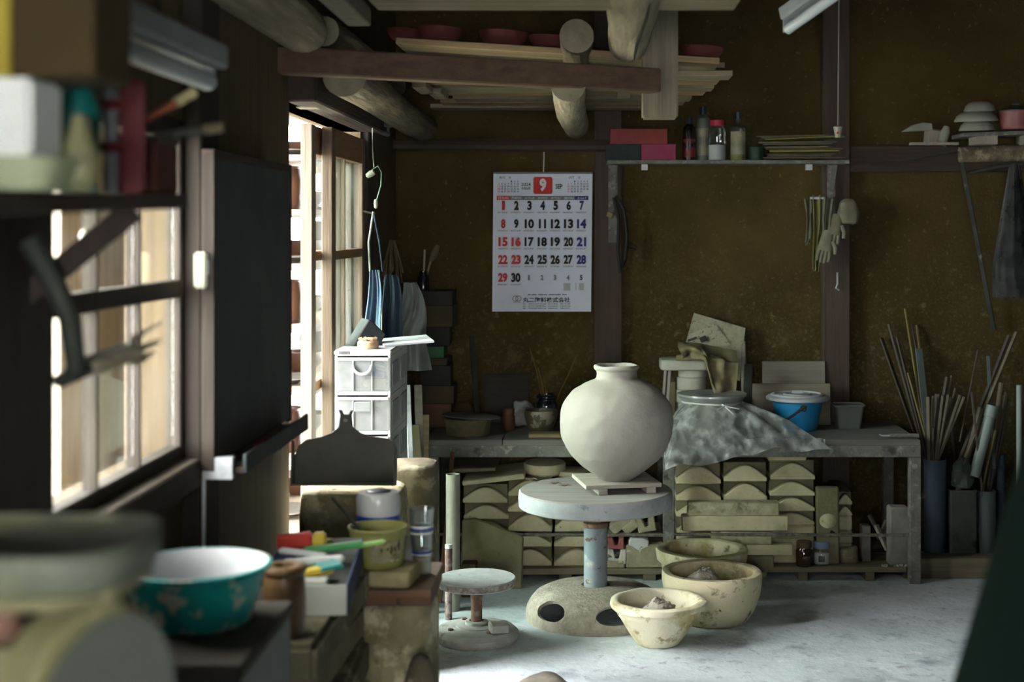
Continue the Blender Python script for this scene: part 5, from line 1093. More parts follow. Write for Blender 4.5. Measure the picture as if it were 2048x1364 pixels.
for k, (Y, p0, p1, z) in enumerate([(5.30, 860, 1300, ZR - .024 + .05), (5.50, 900, 1290, ZR + .03)]):
    rboard(Y, p0, p1, z, A, 'upper ware board lying on the %s rack boards' % ['middle', 'rear'][k], d=.15)
# small battens under the boards
for k, (px, py, Y) in enumerate([(1250, 195, 4.95), (840, 200, 4.8), (870, 215, 5.0)]):
    MB().box((0, .1, -.012), (.05, .25, .022)).build('rack_batten', G, loc=(X_(px, Y), Y, ZR), bevel=.002, label=['short batten under the rack boards beside the hanging strut', 'short batten under the rack boards beside the left log', 'short batten further back under the left rack boards'][k], cat='batten')
rboard(3.28, 735, 1482, 1.925, G, 'wide grey board at the very front of the overhead rack', d=.16, th=.02)
YB2 = 4.44; SL = 3.6
rboard(YB2, 790, 1440, 1.942, A, 'sloping pale board carrying the red bowls behind the crossbeam', d=.17, th=.02, ry=SL)
rboard(4.70, 800, 1450, 1.960, G, 'sloping grey board behind the board of red bowls', d=.15, th=.02, ry=SL)
MT['red_bowl'] = mat('dull_red_clay_bowl', '#4d2622', '#5c302b', scale=5, rough=.8)
bp = [(0, 0), (.05, 0), (.06, .006), (.082, .03), (.088, .052), (.083, .052), (.07, .03), (0, .012)]
xm = (X_(790, YB2) + X_(1440, YB2)) / 2
for k, (px, s, lb) in enumerate([(778, .68, 'dull red bowl at the left end of the rack board'), (878, .9, 'dull red bowl second from the left on the rack board'), (1005, .9, 'dim red bowl third from the left on the rack board'), (1404, .75, 'dull red bowl on the rack board right of the hanging strut'), (1100, .8, 'dim red bowl behind the round log end')]):
    Yk = YB2 + .085; x = X_(px, Yk) if px != 778 else X_(808, Yk)
    MB().lathe([(r * s, q * s) for r, q in bp], 32).build('red_bowl', MT['red_bowl'], loc=(x, Yk, 1.9525 + .0105 - (x - xm) * math.tan(R(SL))), rot=(0, R(SL), 0), label=lb, cat='bowl', group='red bowls on the overhead rack')
# wooden pole & block near the door head
MB().bar(at(625, 152, 4.1), at(712, 190, 5.0), .02, .02).build('thin_pole', MT['plank_x'], label='thin pale pole running back above the doorway', cat='pole')
MB().box((0, 0, 0), (.065, .06, .085)).build('wood_bracket', MT['wood_scrap'], loc=at(617, 188, 4.15), bevel=.004, label='pale wooden block under the crossbeam above the doorway', cat='block')
MB().tube([at(640, 190, 4.2), at(665, 215, 4.7), at(690, 232, 5.1)], .022, 10).build('round_pole', MT['log_y'], label='short round pole beside the pale wooden block', cat='pole')
# lamps (switched off)
MT['lamp_white'] = mat('grey_white_lamp_metal', '#7b8184', '#8b9194', scale=4, rough=.45, bump=0); MT['lamp_tube'] = mat('unlit_fluorescent_tube', '#a9b4b8', '#b3bdc0', rough=.2, bump=0)
def lamp(a_, b_, label, w_=.055, h_=.03, r=.013):
    a_ = Vector(a_); b_ = Vector(b_); t = thing('fluorescent_lamp', label, 'lamp', a_); d = b_ - a_
    MB().bar((0, 0, .02), d + Vector((0, 0, .02)), w_, h_).build('lamp_housing', MT['lamp_white'], t, bevel=.004)
    MB().tube([d * .03 + Vector((0, 0, -.022)), d * .97 + Vector((0, 0, -.022))], r, 14).build('tube', MT['lamp_tube'], t)
    for k in (.02, .98): MB().box(d * k + Vector((0, 0, -.008)), (.02, .02, .04)).build('tube_holder', MT['lamp_white'], t)
lamp((-.64, 1.78, Z_(160, 2.38) + .02), (-.64, 2.40, Z_(160, 2.38) + .02), 'unlit fluorescent lamp above the shelf of boxes', .06, .04, .016)
MB().tube([(-.64, 2.1, Z_(160, 2.38) + .05), (-.64, 2.1, CEIL)], .006, 6).build('lamp_rod', MT['iron_dark'], label='dark rod suspending the lamp above the boxes', cat='rod')
lamp(at(1572, 45, 3.8), at(1690, -40, 3.6), 'unlit fluorescent lamp at the top right edge', .05, .035, .014)
MB().tube([at(1630, 0, 3.7), Vector((at(1630, 0, 3.7).x, 3.7, CEIL))], .005, 6).build('lamp_rod', MT['iron_dark'], label='dark rod suspending the lamp at the top right', cat='rod')
lamp(at(722, 240, 5.3), at(775, 258, 5.9), 'small unlit lamp in the dark left of the back log', .04, .03, .012)
# ================================================================= LEFT WALL AND MIDDLE LEFT CLUTTER
# blackboard
MT['slate'] = mat('dusty_blackboard', '#363a3d', '#444849', scale=3, rough=.8, bump=.05, spots=[(4, .55, .8, '#50544f')])
xb = -.785; by0, by1 = 2.93, 3.67
bb = thing('blackboard', 'dusty dark blackboard hung on the left wall', 'blackboard', (xb, (by0 + by1) / 2, .905))
MB().box((0, 0, .32), (.018, by1 - by0, .64)).build('slate_panel', MT['slate'], bb, bevel=.002)
for s in (-1, 1): MB().box((0, s * ((by1 - by0) / 2 + .006), .32), (.026, .012, .65)).build('frame_side', MT['dark_wood_z'], bb)
MB().box((0, 0, .648), (.026, by1 - by0 + .02, .016)).build('frame_top', MT['dark_wood_y'], bb)
MB().box((.035, -.05, -.006), (.075, by1 - by0 - .10, .014)).build('chalk_tray', MT['dark_wood_y'], bb, bevel=.002)
MB().box((.074, -.05, .008), (.008, by1 - by0 - .10, .04)).build('tray_lip', MT['slate'], bb, bevel=.002)
for s in (-1,): MB().box((.02, s * (by1 - by0) / 2, -.0), (.06, .02, .045)).build('tray_end', MT['white_plastic'], bb, label='pale worn tray end')
MT['chalk_red'] = mat('red_chalk', '#8c1f2c', '#9a2834', rough=.9)
MB().tube([(xb + .055, 3.12, .918), (xb + .05, 3.19, .918)], .008, 8).build('chalk_stick', MT['chalk_red'], label='red chalk lying in the blackboard tray', cat='chalk')
MB().tube([(xb + .05, 3.22, .9165), (xb + .055, 3.27, .9165)], .006, 8).build('chalk_stick', MT['chalk_red'], label='smaller red chalk stub further along the tray', cat='chalk')
MB().tube([(xb + .05, 3.45, .9165), (xb + .055, 3.53, .9165)], .006, 8).build('chalk_stick', MT['bag_in'], label='dark chalk piece at the far end of the tray', cat='chalk')
for yy in (3.05, 3.6): pass
# switch box on the post
swb = thing('switch_box', 'cream switch box on the post beside the blackboard', 'switch', (-.79, 2.893, Z_(540, 2.9)))
MB().box((0, 0, 0), (.026, .03, .074)).build('box_body', MT['ivory'], swb, bevel=.004, bseg=2)
MB().box((.014, 0, .005), (.004, .014, .03)).build('rocker', MT['white_plastic'], swb, bevel=.001)
MB().tube([(-.80, 2.94, .1), (-.80, 2.94, .93)], .006, 8).build('conduit', MT['white_plastic'], label='thin grey conduit running down the post under the window', cat='conduit')

# ---- drawers
MT['drawer_w'] = mat('white_drawer_frame', '#9fa3a1', '#abafad', scale=5, rough=.5, bump=.03)
MT['drawer_c'] = film('milky_drawer_front', '#eef4f4', .30, rough=.2, gl=.04, haze=.25, hz_scale=7)
Yd = 4.40; dx0, dx1 = X_(670, Yd), X_(781, Yd); dw = dx1 - dx0; dzt = Z_(700, Yd)
dc = thing('drawer_chest', 'white plastic drawer tower with clear fronts beside the glass door', 'drawers', ((dx0 + dx1) / 2, Yd, 0))
MT['bag_blue'] = mat('blue_packet', '#33486e', '#4a5f85', scale=10, rough=.6); MT['tan_stuff'] = mat('tan_packet', '#8d7f5a', '#a39570', scale=10, rough=.8)
MT['cream_box'] = mat('cream_carton', '#b3a98f', '#c0b69c', rough=.8); MT['bluegrey'] = mat('blue_grey_bag', '#66789a', '#7486a6', rough=.5); MT['white_gloss'] = mat('glossy_white_plastic', '#aeb3ae', '#b9beb8', rough=.25, bump=0, spec=.5)
th = .122; D = .40; nt_ = 7; base_z = dzt - .018 - nt_ * th
for k in range(nt_):
    z1 = dzt - .018 - k * th; z0 = z1 - th
    fr_ = MB(); fr_.box((-dw / 2 + .004, D / 2, (z0 + z1) / 2), (.008, D, th)); fr_.box((dw / 2 - .004, D / 2, (z0 + z1) / 2), (.008, D, th)); fr_.box((0, D / 2, z0 + .006), (dw - .016, D, .012)); fr_.box((0, D - .004, (z0 + z1) / 2), (dw - .016, .008, th))
    fr_.build('tier_frame', MT['drawer_w'], dc, bevel=.001)
    for yy in (.10, .30): MB().box((dw / 2 + .0015, yy, (z0 + z1) / 2), (.003, .14, th * .6)).build('side_panel', MT['lamp_white'], dc, bevel=.001)
    dr = MB().box((0, -.001, (z0 + z1) / 2 + .004), (dw - .008, .004, th - .018)).build('drawer_front', MT['drawer_c'], dc, bevel=.002)
    MB().box((0, -.005, z1 - .010), (dw - .012, .006, .008)).build('front_lip', MT['drawer_w'], dr)
    for s in (-.17, .17): MB().box((s * dw, -.005, (z0 + z1) / 2), (.003, .004, th - .03)).build('front_rib', MT['drawer_w'], dr)
    if k == 0: MB().tube([(.028 * math.cos(R(a)), -.008 - .004 * abs(math.sin(R(a))), z1 - .03 + .026 * math.sin(R(a))) for a in range(180, 361, 15)], .0045, 8).build('handle', MT['drawer_w'], dr)
    else: MB().box((0, -.006, z1 - .035), (.05, .006, .03)).build('handle', MT['drawer_c'], dr, bevel=.002)
    if k == 0:
        MB().box((.028, .10, z0 + .030), (.085, .14, .034)).build('packet', MT['cream_box'], dc, bevel=.002)
        MB().box((.032, .07, z0 + .075), (.07, .06, .045), rot=(0, R(8), 0)).build('packet', MT['bluegrey'], dc, bevel=.006, bseg=2)
        for q in range(3): MB().box((.045 + .004 * q, .0385, z0 + .088 - .012 * q), (.034 - .008 * q, .002, .005 - .001 * q), rot=(0, R(14), 0)).build('packet_print', MT['white_gloss'], dc)
    MB().box((-.045, .10, z0 + .045), (.05, .10, .062)).build('packet', [MT['bag_blue'], MT['tan_stuff']][k % 2], dc, bevel=.006, bseg=2)
    if k: MB().box((.025, .12, z0 + .035), (.06, .12, .044)).build('packet', [MT['tan_stuff'], MT['drawer_w']][k % 2], dc, bevel=.006, bseg=2)
MB().box((0, D / 2 + .0, dzt - .009), (dw + .006, D + .008, .018)).build('top_cover', MT['drawer_w'], dc, bevel=.004, bseg=2)
MB().box((0, D / 2, base_z / 2), (dw, D, base_z)).build('plinth', MT['dark_wood_z'], dc)
MB().add([(-dw / 2 + .012, -.0055, dzt - .013), (-dw / 2 + .045, -.0055, dzt - .013), (-dw / 2 + .045, -.0055, dzt - .003), (-dw / 2 + .012, -.0055, dzt - .003)], [(0, 1, 2, 3)]).build('sticker', MT['dark_label'], dc, solid=.0005)
ztop = dzt + .0005
# on the drawers: dark wedge block, clay cake, board
MT['dark_case'] = mat('dark_grey_case', '#25292b', '#2f3436', scale=8, rough=.6, spots=[(40, .68, .72, '#15181a')])
MB().prism([(-.055, 0), (.035, 0), (.055, .035), (.0, .085)], 0, .09).build('dark_case', MT['dark_case'], loc=(X_(738, 4.55), 4.56, ztop), rot=(0, 0, R(25)), bevel=.003, label='dark grey wedge-shaped case on the drawer tower', cat='case')
ck = thing('clay_cake', 'little round clay cake with crumbly top on the drawers', 'clay', (X_(735, 4.44), 4.452, ztop))
MT['cake'] = mat('pinkish_tan_clay', '#9c8466', '#ad9577', scale=20, rough=.95, bump=.4)
MB().lathe([(0, 0), (.031, 0), (.033, .003), (.033, .02), (.030, .024), (0, .025)], 32).build('cake_body', MT['cake'], ck)
for k in range(26):
    a_ = random.uniform(0, 6.28); d = random.uniform(0, .026); s = random.uniform(.0035, .007)
    MB().box((0, 0, 0), (s * 2, s * 1.5, s * 1.3), rot=(a_, d * 90, a_)).build('crumb', MT['cake'], ck, loc=(d * math.cos(a_), d * math.sin(a_), .026 + s * .4), smooth=0)
MB().box((.07, .0, .004), (.16, .26, .007), rot=(0, R(-4), R(12))).build('thin_board', MT['white_plastic'], loc=(X_(790, 4.62) - .04, 4.66, ztop + .004), bevel=.001, label='thin pale board sticking out over the drawer tower side', cat='board')
# boards leaning between the drawers and the bench
for k, (p0, p1, Y0, Y1, w_, m, lb) in enumerate([((850, 1010), (836, 770), 5.15, 5.40, .03, MT['board_grey'], 'grey board leaning right of the drawer tower'), ((862, 1010), (824, 850), 5.15, 5.30, .05, MT['plaster_dim'], 'olive board slanting behind the drawer tower'), ((846, 1010), (848, 830), 5.2, 5.44, .04, MT['plank_x'], 'pale upright board left of the bench end'), ((835, 1010), (815, 770), 5.05, 5.25, .02, MT['white_plastic'], 'narrow whitish slat beside the drawer tower')]):
    a_ = at(*p0, Y0); b_ = at(*p1, Y1); a_.z = 0
    MB().bar(a_, b_, w_, .012).build('leaning_board', m, label=lb, cat='board', bevel=.002)
MB().bar(Vector((X_(885, 5.4), 5.3, .0)), at(905, 905, 5.56), .014, .014).build('broom_stick', MT['brown_tin'], label='thin brown stick leaning against the left bench end', cat='stick')

# ---- apron, switch cord, bags and brushes near the jamb
MT['denim'] = mat('blue_denim', '#4c5f74', '#5f7185', scale=10, rough=.95, bump=.2, spots=[(5, .6, .7, '#36507c')]); MT['denim_d'] = mat('dark_denim', '#2a3844', '#33424e', scale=10, rough=.95)
Ya = 5.12
ap = thing('denim_apron', 'blue denim apron hanging by its straps beside the glass door', 'apron', at(765, 540, Ya))
def apr(w_, h, ph, y0):
    return lambda u, v: Vector(((u - .5) * w_ * (.45 + .55 * v ** .6) + .004 * math.sin(v * 6), y0 - .016 * math.sin(u * 9 + ph) * (.3 + v) - .006 * math.sin(u * 21), -h * v))
MB().grid(24, 20, apr(.07, .27, 0, 0)).build('apron_bib', MT['denim'], ap, loc=(-.03, 0, 0), solid=.003)
MB().grid(24, 20, apr(.09, .27, 2, .03)).build('apron_skirt', MT['denim_d'], ap, loc=(.025, .02, -.02), solid=.003)
MB().tube([(-.045, 0, -.005), (-.05, 0, .1), (-.035, .01, .21)], .004, 6).build('strap', MT['cord'], ap)
MB().tube([(.0, 0, -.005), (-.012, 0, .1), (-.035, .01, .21)], .003, 6).build('strap', MT['denim_d'], ap)
MB().tube([(-.012, -.006, -.0), (-.002, -.006, -.1), (.0, -.02, -.22)], .0025, 6).build('tie_string', MT['cord'], ap)
MB().tube([at(748, 428, Ya) + Vector((.003, .01, 0)), at(748, 428, Ya) + Vector((-.04, .01, .01))], .004, 6).build('coat_hook', MT['iron_dark'], label='dark hook carrying the denim apron straps', cat='hook')
MT['green_cord'] = mat('pale_green_cord', '#5d7a62', '#6b8870', rough=.7, bump=0)
pc = thing('acorn_switch', 'ivory acorn pull switches on a looped pale cord by the door', 'switch', at(745, 300, 5.0))
o_ = pc.location
MB().tube([Vector((0, 0, .10)), Vector((0, 0, 0)), at(748, 335, 5.0) - o_], .0022, 6).build('cord', MT['cord'], pc)
MB().tube([at(744, 340, 5.0) - o_, at(756, 332, 5.0) - o_, at(763, 345, 5.0) - o_, at(762, 370, 5.0) - o_, at(755, 395, 5.0) - o_, at(753, 402, 5.0) - o_], .0025, 6).build('looped_cord', MT['green_cord'], pc)
MB().lathe([(0, -.018), (.008, -.015), (.012, 0), (.010, .014), (0, .018)], 16).build('acorn', MT['ivory'], pc, loc=at(741, 348, 5.0) - o_, rot=(0, R(60), 0))
MB().lathe([(0, -.02), (.006, -.015), (.008, 0), (.006, .013), (0, .016)], 16).build('acorn', MT['ivory'], pc, loc=at(752, 407, 5.0) - o_)
MT['bagfilm'] = film('dusty_tan_bag', '#a9a690', .22, rough=.3, gl=.03, haze=.2, hz_scale=9)
def bagq(u, v):
    ww = .05 + .10 * math.sin(min(1, v * 1.2) * math.pi / 2); return Vector(((u - .5) * ww + .012 * math.sin(v * 7), -.02 * math.sin(u * math.pi) - .010 * math.sin(u * 13 + v * 5) + .006 * math.sin(v * 17), -.33 * v))
MB().grid(30, 30, bagq).build('plastic_bag', MT['bagfilm'], loc=at(820, 565, 5.35), smooth=50, label='crumpled translucent bag hanging right of the denim apron', cat='bag')
MT['dryflower'] = mat('dried_grass', '#4a4230', '#5e553f', rough=1)
df_ = thing('dried_flowers', 'bundle of dried flowers hanging behind the denim apron', 'dried flowers', at(785, 480, 5.5))
for k in range(30):
    a_ = random.uniform(-.045, .045); l_ = random.uniform(.1, .17); MB().tube([(a_ * .2, random.uniform(-.02, .02), 0), (a_ * .7, 0, -l_ * .5), (a_, random.uniform(-.03, .03), -l_)], [.002, .0015, .004], 5).build('dry_stem', MT['dryflower'], df_)
bj = thing('brush_jar', 'dark jar of brushes on top of the corner pile', 'brush jar', (X_(845, 5.95), 5.98, ctop + .0005))
MB().lathe([(0, 0), (.024, 0), (.026, .05), (.018, .065), (.018, .08), (.014, .08), (0, .02)], 20).build('jar_body', MT['black_jar'], bj)
MB().tube([(0, 0, .03), (.006, 0, .17)], .004, 8).build('brush_handle', MT['ivory'], bj); MB().tube([(.004, 0, .03), (.03, 0, .12)], .004, 8).build('brush_handle', MT['plank_x'], bj)
MB().tube([(.03, 0, .12), (.045, 0, .15), (.06, 0, .19)], [.008, .018, .01], 10).build('brush_head', MT['dryflower'], bj)

# ---- clay-caked tubs, dustpan
MT['caked'] = mat('clay_caked_tub', '#6f694e', '#938c6c', scale=9, rough=.95, bump=.5, spots=[(7, .52, .60, '#b8b292'), (24, .6, .68, '#49442f')])
MT['caked_d'] = mat('clay_caked_tub_dark', '#524d3b', '#6b6650', scale=9, rough=.95, bump=.5, spots=[(10, .56, .62, '#8b866c')])
def tub(px0, px1, Y, d, ztop_, label, m, z0=0, r=.04, band=True, taper=.95):
    w_ = S_(px1 - px0, Y); t = thing('clay_tub', label, 'tub', (X_((px0 + px1) / 2, Y), Y + d / 2, z0)); h = ztop_ - z0
    loft([(rr(w_ * taper, d * taper, r), 0), (rr(w_, d, r), h * .55), (rr(w_ * 1.0, d * 1.0, r), h * .9), (rr(w_ * .985, d * .985, r), h - .02), (rr(w_ * .95, d * .95, r), h - .007), (rr(w_ * .88, d * .88, r * .95), h)]).build('tub_body', m, t, sub=2, rough=(.006, 12), smooth=50)
    if band: loft([(rr(w_ * 1.0, d * 1.0, r), h * .80), (rr(w_ * 1.04, d * 1.04, r), h * .82), (rr(w_ * 1.04, d * 1.04, r), h * .90), (rr(w_ * 1.0, d * 1.0, r), h * .92)]).build('tub_rim', m, t)
    return t
tub(592, 800, 3.86, .20, Z_(985, 3.86), 'clay-caked tub under the dustpan', MT['caked'], r=.035, band=False)
tub(762, 870, 4.12, .18, Z_(935, 4.12), 'rounded clay-caked tub right of the dustpan', MT['caked_d'], r=.05, band=False)
MT['dustpan'] = mat('dark_olive_dustpan', '#4f5045', '#5c5d52', scale=6, rough=.6, bump=.1, spots=[(5, .55, .7, '#55554a')])
Yu = 3.80; dp = thing('dustpan', 'dark dustpan standing upright with its handle up', 'dustpan', (X_(681, Yu), Yu + .06, Z_(985, Yu) + .008), (R(-8), 0, 0))
pk = Yu / F
outl = [(-106, 0), (106, 0), (106, 70), (100, 86), (88, 94), (46, 100), (30, 106), (14, 118), (-14, 118), (-30, 106), (-50, 98), (-80, 92), (-96, 80), (-103, 60)]
MB().prism([(x * pk, z * pk) for x, z in outl], 0, .006).build('pan_back', MT['dustpan'], dp, bevel=.0015)
MB().box((0, -.02, .004), (205 * pk, .045, .006)).build('pan_lip', MT['dustpan'], dp, bevel=.001)
for s in (-1, 1): MB().prism([(0, 0), (.04, 0), (.012, 88 * pk), (0, 90 * pk)], -.003, .003, 'x').build('pan_side', MT['dustpan'], dp, loc=(s * 102 * pk, -.038, 0))
MB().prism([(x * pk, z * pk) for x, z in [(-30, 104), (30, 104), (14, 118), (11, 142), (15, 152), (9, 152), (5, 143), (-5, 143), (-9, 152), (-15, 152), (-11, 142), (-14, 118)]], -.006, .006).build('handle', MT['dustpan'], dp, bevel=.0015)
MB().lathe([(0, 0), (.005, 0), (.005, .001), (0, .001)], 12, sx=1.3).build('hang_hole', MT['ivory'], dp, loc=(0, -.0065, 131 * pk), rot=(R(90), 0, 0))

# ---- big urn with tiles, board and things on it
Yn = 3.2
tub(664, 864, Yn, .25, .545, 'big clay-crusted urn carrying tiles and a board', MT['caked'], r=.115, band=False, taper=.72)
MT['tile'] = mat('dull_red_tile', '#5b4434', '#6b5342', scale=8, rough=.8, spots=[(5, .58, .7, '#7d7660')])
for k, (p0, p1) in enumerate([(645, 727), (728.5, 795), (796.5, 862)]):
    for y0, y1, rn in ((0, .12, 'front'), (.123, .245, 'back')):
        MB().box((0, (y0 + y1) / 2, .0115), (S_(p1 - p0, Yn), y1 - y0 - .006, .022)).build('floor_tile', MT['tile'], loc=(X_((p0 + p1) / 2, Yn), Yn - .0, .546), bevel=.0015, label='dull red tile under the brown board, %s of the %s row' % (['left', 'middle', 'right'][k], rn), cat='tile', group='tiles under the board')
MT['brown_board'] = wood('brown_work_board', '#5d4530', '#725840', 'x', rough=.8, dust=('#7d7562', .7))
MB().box((0, .122, .0105), (S_(226, Yn), .275, .018)).build('work_board', MT['brown_board'], loc=(X_(751, Yn), Yn - .01, .5693), bevel=.002, label='brown board on the tiles under the yellow tub', cat='board')
zb_ = .5905
MT['spongy'] = mat('cream_sponge_slab', '#8d8460', '#a0976f', scale=12, rough=.95, bump=.5)
loft([(rr(.155, .115, .012), 0), (rr(.16, .12, .014), .006), (rr(.16, .12, .014), .03), (rr(.154, .114, .012), .035)]).build('sponge_slab', MT['spongy'], loc=(X_(762, 3.25), 3.255, zb_), rot=(0, 0, R(-6)), label='thick cream slab under the yellow tub', cat='slab')
MT['yellow'] = mat('yellow_green_tub', '#7f8046', '#8c8d52', scale=4, rough=.5, bump=.05, spots=[(8, .6, .7, '#74763c')])
yt = thing('yellow_tub', 'yellow-green plastic tub with a torn label', 'tub', (X_(756, 3.27), 3.265, zb_ + .0355))
MB().lathe([(0, 0), (.055, 0), (.058, .004), (.065, .082), (.068, .084), (.068, .090), (.064, .090), (.060, .07), (.052, .012), (0, .01)], 40).build('tub_body', MT['yellow'], yt)
MT['torn'] = mat('torn_picture_label', '#6b6a40', '#8d8a70', scale=30, rough=.7, bump=0, spots=[(35, .54, .6, '#33322a'), (24, .58, .62, '#b5b49c')])
MB().grid(14, 1, lambda u, v: (.0645 * math.cos(R(-95 + 62 * u)) * (1 + .045 * v), .0645 * math.sin(R(-95 + 62 * u)) * (1 + .045 * v), .018 + .05 * v)).build('torn_label', MT['torn'], yt)
for q, (a_, z_, ln, sl) in enumerate([(-74, .046, .010, 0), (-62, .048, .006, 0), (-54, .049, .012, .003), (-54, .041, .010, -.003), (-46, .047, .012, .002)]):
    rk = .0666 + .0003; p_ = lambda da, dz: (rk * math.cos(R(a_ + da)), rk * math.sin(R(a_ + da)), z_ + dz)
    MB().tube([p_(0, -ln / 2), p_(sl * 400, 0), p_(0, ln / 2)], [.0006, .0018, .0008], 6).build('brush_mark', MT['black_jar'], yt)
MB().bar((.01, .0, .02), (-.102, -.02, .158), .018, .006).build('wood_spatula', MT['dark_tool'], label='dark wooden spatula resting in the yellow tub', cat='spatula', loc=yt.location, bevel=.002)
cn = thing('canister', 'white canister with a blue band behind the yellow tub', 'canister', (X_(757, 3.385), 3.385, zb_))
MT['blue_band'] = mat('strong_blue_band', '#1b2f8a', '#22389a', rough=.4, bump=0); MT['white_gloss'] = mat('glossy_white_plastic', '#aeb3ae', '#b9beb8', rough=.25, bump=0, spec=.5)
MB().lathe([(0, 0), (.049, 0), (.051, .003), (.051, .098)], 40).build('canister_body', MT['white_gloss'], cn)
MB().lathe([(.0512, .096), (.0515, .098), (.0515, .128), (.0505, .129)], 40).build('blue_band', MT['blue_band'], cn)
MB().lathe([(.051, .128), (.0525, .131), (.0525, .168), (.048, .180), (.032, .182), (.030, .179), (0, .179)], 40).build('screw_top', MT['white_gloss'], cn)
MB().lathe([(0, .1795), (.029, .1795), (.029, .1835), (.026, .185), (0, .185)], 32).build('flip_lid', MT['cap_dark'], cn)
cp = thing('plastic_cups', 'stack of clear plastic cups with blue bands at the board edge', 'cups', (X_(843, 3.33), 3.33, zb_))
MB().lathe([(.022, 0), (.030, .15), (.031, .152), (.030, .153), (.028, .15), (.021, .003), (0, .003)], 32).build('cup', MT['clear'], cp)
for z_ in (.045, .05, .095, .103, .11): MB().lathe([(.0225 + z_ * .053, z_), (.0228 + z_ * .053, z_ + .003), (.0225 + z_ * .053, z_ + .004)], 32).build('cup_band', MT['blue_band'] if z_ in (.05, .103) else MT['white_gloss'], cp)
MB().lathe([(0, .004), (.020, .004), (.023, .04), (0, .042)], 24).build('cup_contents', MT['tan_stuff'], cp)
lump('clear_wrap', 820, 3.34, zb_, .026, .026, .085, MT['bagfilm'], 'twist of clear wrap between the yellow tub and the cups', 'wrap', 6, .3)
lump('clay_sack', 842, 3.08, 0, .055, .055, .475, MT['caked_d'], 'grey clay sack standing on the floor in front of the urn', 'sack', 9, .12)

# ---- slab pile, tool box and jar between urn and metal cabinet
zz = 0
wds = [.34, .33, .335, .32, .33, .32, .31, .325]
for k in range(8):
    h = .081; MB().box((0, 0, h / 2), (wds[k], .62, h - .001)).build('plaster_slab', MT['caked_d'] if k % 2 else MT['plaster_dim'], loc=(-.655 + .012 * (k % 3 - 1), 2.86 + .01 * (k % 2), zz), rot=(0, 0, R(2 * (k % 3 - 1))), bevel=.012, bseg=2, rough=(.004, 15), seed=k,
        label='olive plaster slab, %s in the pile under the tool box' % ['bottom one', 'second', 'third', 'fourth', 'fifth', 'sixth', 'seventh', 'topmost'][k], cat='slab', group='slabs under the tool box'); zz += h
tz = zz + .0005
MT['navy'] = mat('navy_card', '#1f2c48', '#283655', rough=.7, bump=.03); MT['white_card'] = mat('white_card', '#8d9085', '#999c90', rough=.8, bump=.03)
tbx = thing('tool_box', 'open navy and white cardboard box full of packets', 'box', (-.575, 2.96, tz), (0, 0, R(5)))
wB, lB, hB = .17, .42, .058
MB().box((0, 0, .002), (wB, lB, .004)).build('box_bottom', MT['white_card'], tbx)
for s in (-1, 1):
    MB().box((s * wB / 2, 0, hB / 2), (.004, lB, hB)).build('box_side', MT['navy'], tbx)
    MB().box((0, s * lB / 2, hB / 2), (wB, .004, hB)).build('box_end', MT['white_card'], tbx)
def packet(c, d, rot, m, label): MB().box((0, 0, 0), d).build('packet', m, loc=Vector(c), rot=[R(a) for a in rot], bevel=.004, bseg=2, label=label, cat='packet', group='packets in the tool box')
MT['pk_red'] = mat('red_packet', '#a8322a', '#b53e30', rough=.5, bump=0); MT['pk_yel'] = mat('yellow_packet', '#a8932a', '#b8a338', rough=.5, bump=0); MT['pk_grn'] = mat('green_packet', '#2d6b3a', '#3d8048', rough=.5, bump=0); MT['teal_pk'] = mat('teal_packet', '#1f6b66', '#2a7a74', rough=.5, bump=0); MT['pk_lime'] = mat('lime_tag', '#6f9a4a', '#82ad5c', rough=.5, bump=0)
bz = tz + hB
packet((-.635, 3.06, bz + .02), (.075, .03, .03), (0, -4, 6), MT['pk_red'], 'red packet standing at the back of the tool box')
packet((-.582, 3.06, bz + .022), (.028, .03, .03), (0, -4, 6), MT['pk_yel'], 'yellow end packet beside the red one')
packet((-.545, 3.02, bz + .014), (.13, .025, .014), (0, -5, 8), MT['pk_grn'], 'long green packet across the tool box')
packet((-.465, 3.03, bz + .020), (.06, .02, .008), (0, -7, 12), MT['pk_lime'], 'lime tag sticking out right of the tool box')
packet((-.57, 2.93, bz + .006), (.125, .03, .014), (0, -3, 6), MT['white_gloss'], 'white handled tool lying across the tool box')
packet((-.555, 2.86, bz + .001), (.08, .04, .014), (0, -8, 24), MT['pk_yel'], 'yellow packet near the front of the tool box')
packet((-.55, 2.80, bz - .006), (.07, .05, .012), (0, 0, 4), MT['white_card'], 'white card packet at the front of the tool box')
packet((-.60, 2.98, bz + .010), (.11, .022, .012), (0, 4, -14), MT['white_gloss'], 'white spoon handle lying askew in the tool box')
packet((-.62, 3.10, bz + .006), (.12, .03, .02), (0, 2, -4), MT['pk_yel'], 'amber packet half hidden at the far end of the tool box')
packet((-.53, 2.88, bz + .008), (.05, .06, .010), (0, -6, 30), MT['teal_pk'], 'small teal packet at the right of the tool box')
packet((-.60, 2.90, bz - .02), (.09, .2, .02), (0, 0, 5), MT['pk_grn'], 'dark green packet lower in the tool box')
packet((-.64, 2.92, bz - .004), (.04, .16, .016), (0, 6, 0), MT['navy'], 'navy packet along the left side of the tool box')
MT['pot_rust'] = mat('rust_glazed_jar', '#44331e', '#5c4629', scale=10, rough=.4, spec=.4, spots=[(6, .56, .68, '#8b8468'), (12, .62, .7, '#3a2a16')])
MB().lathe(smooth_prof([(0, 0), (.034, 0), (.038, .01), (.039, .06), (.038, .10), (.036, .112), (.040, .118), (.041, .126), (.036, .130), (.020, .130), (.019, .12), (0, .11)], 2), 36).build('glazed_jar', MT['pot_rust'], loc=(X_(568, 2.62), 2.62, tz), label='rust brown glazed jar beside the teal basin', cat='jar')
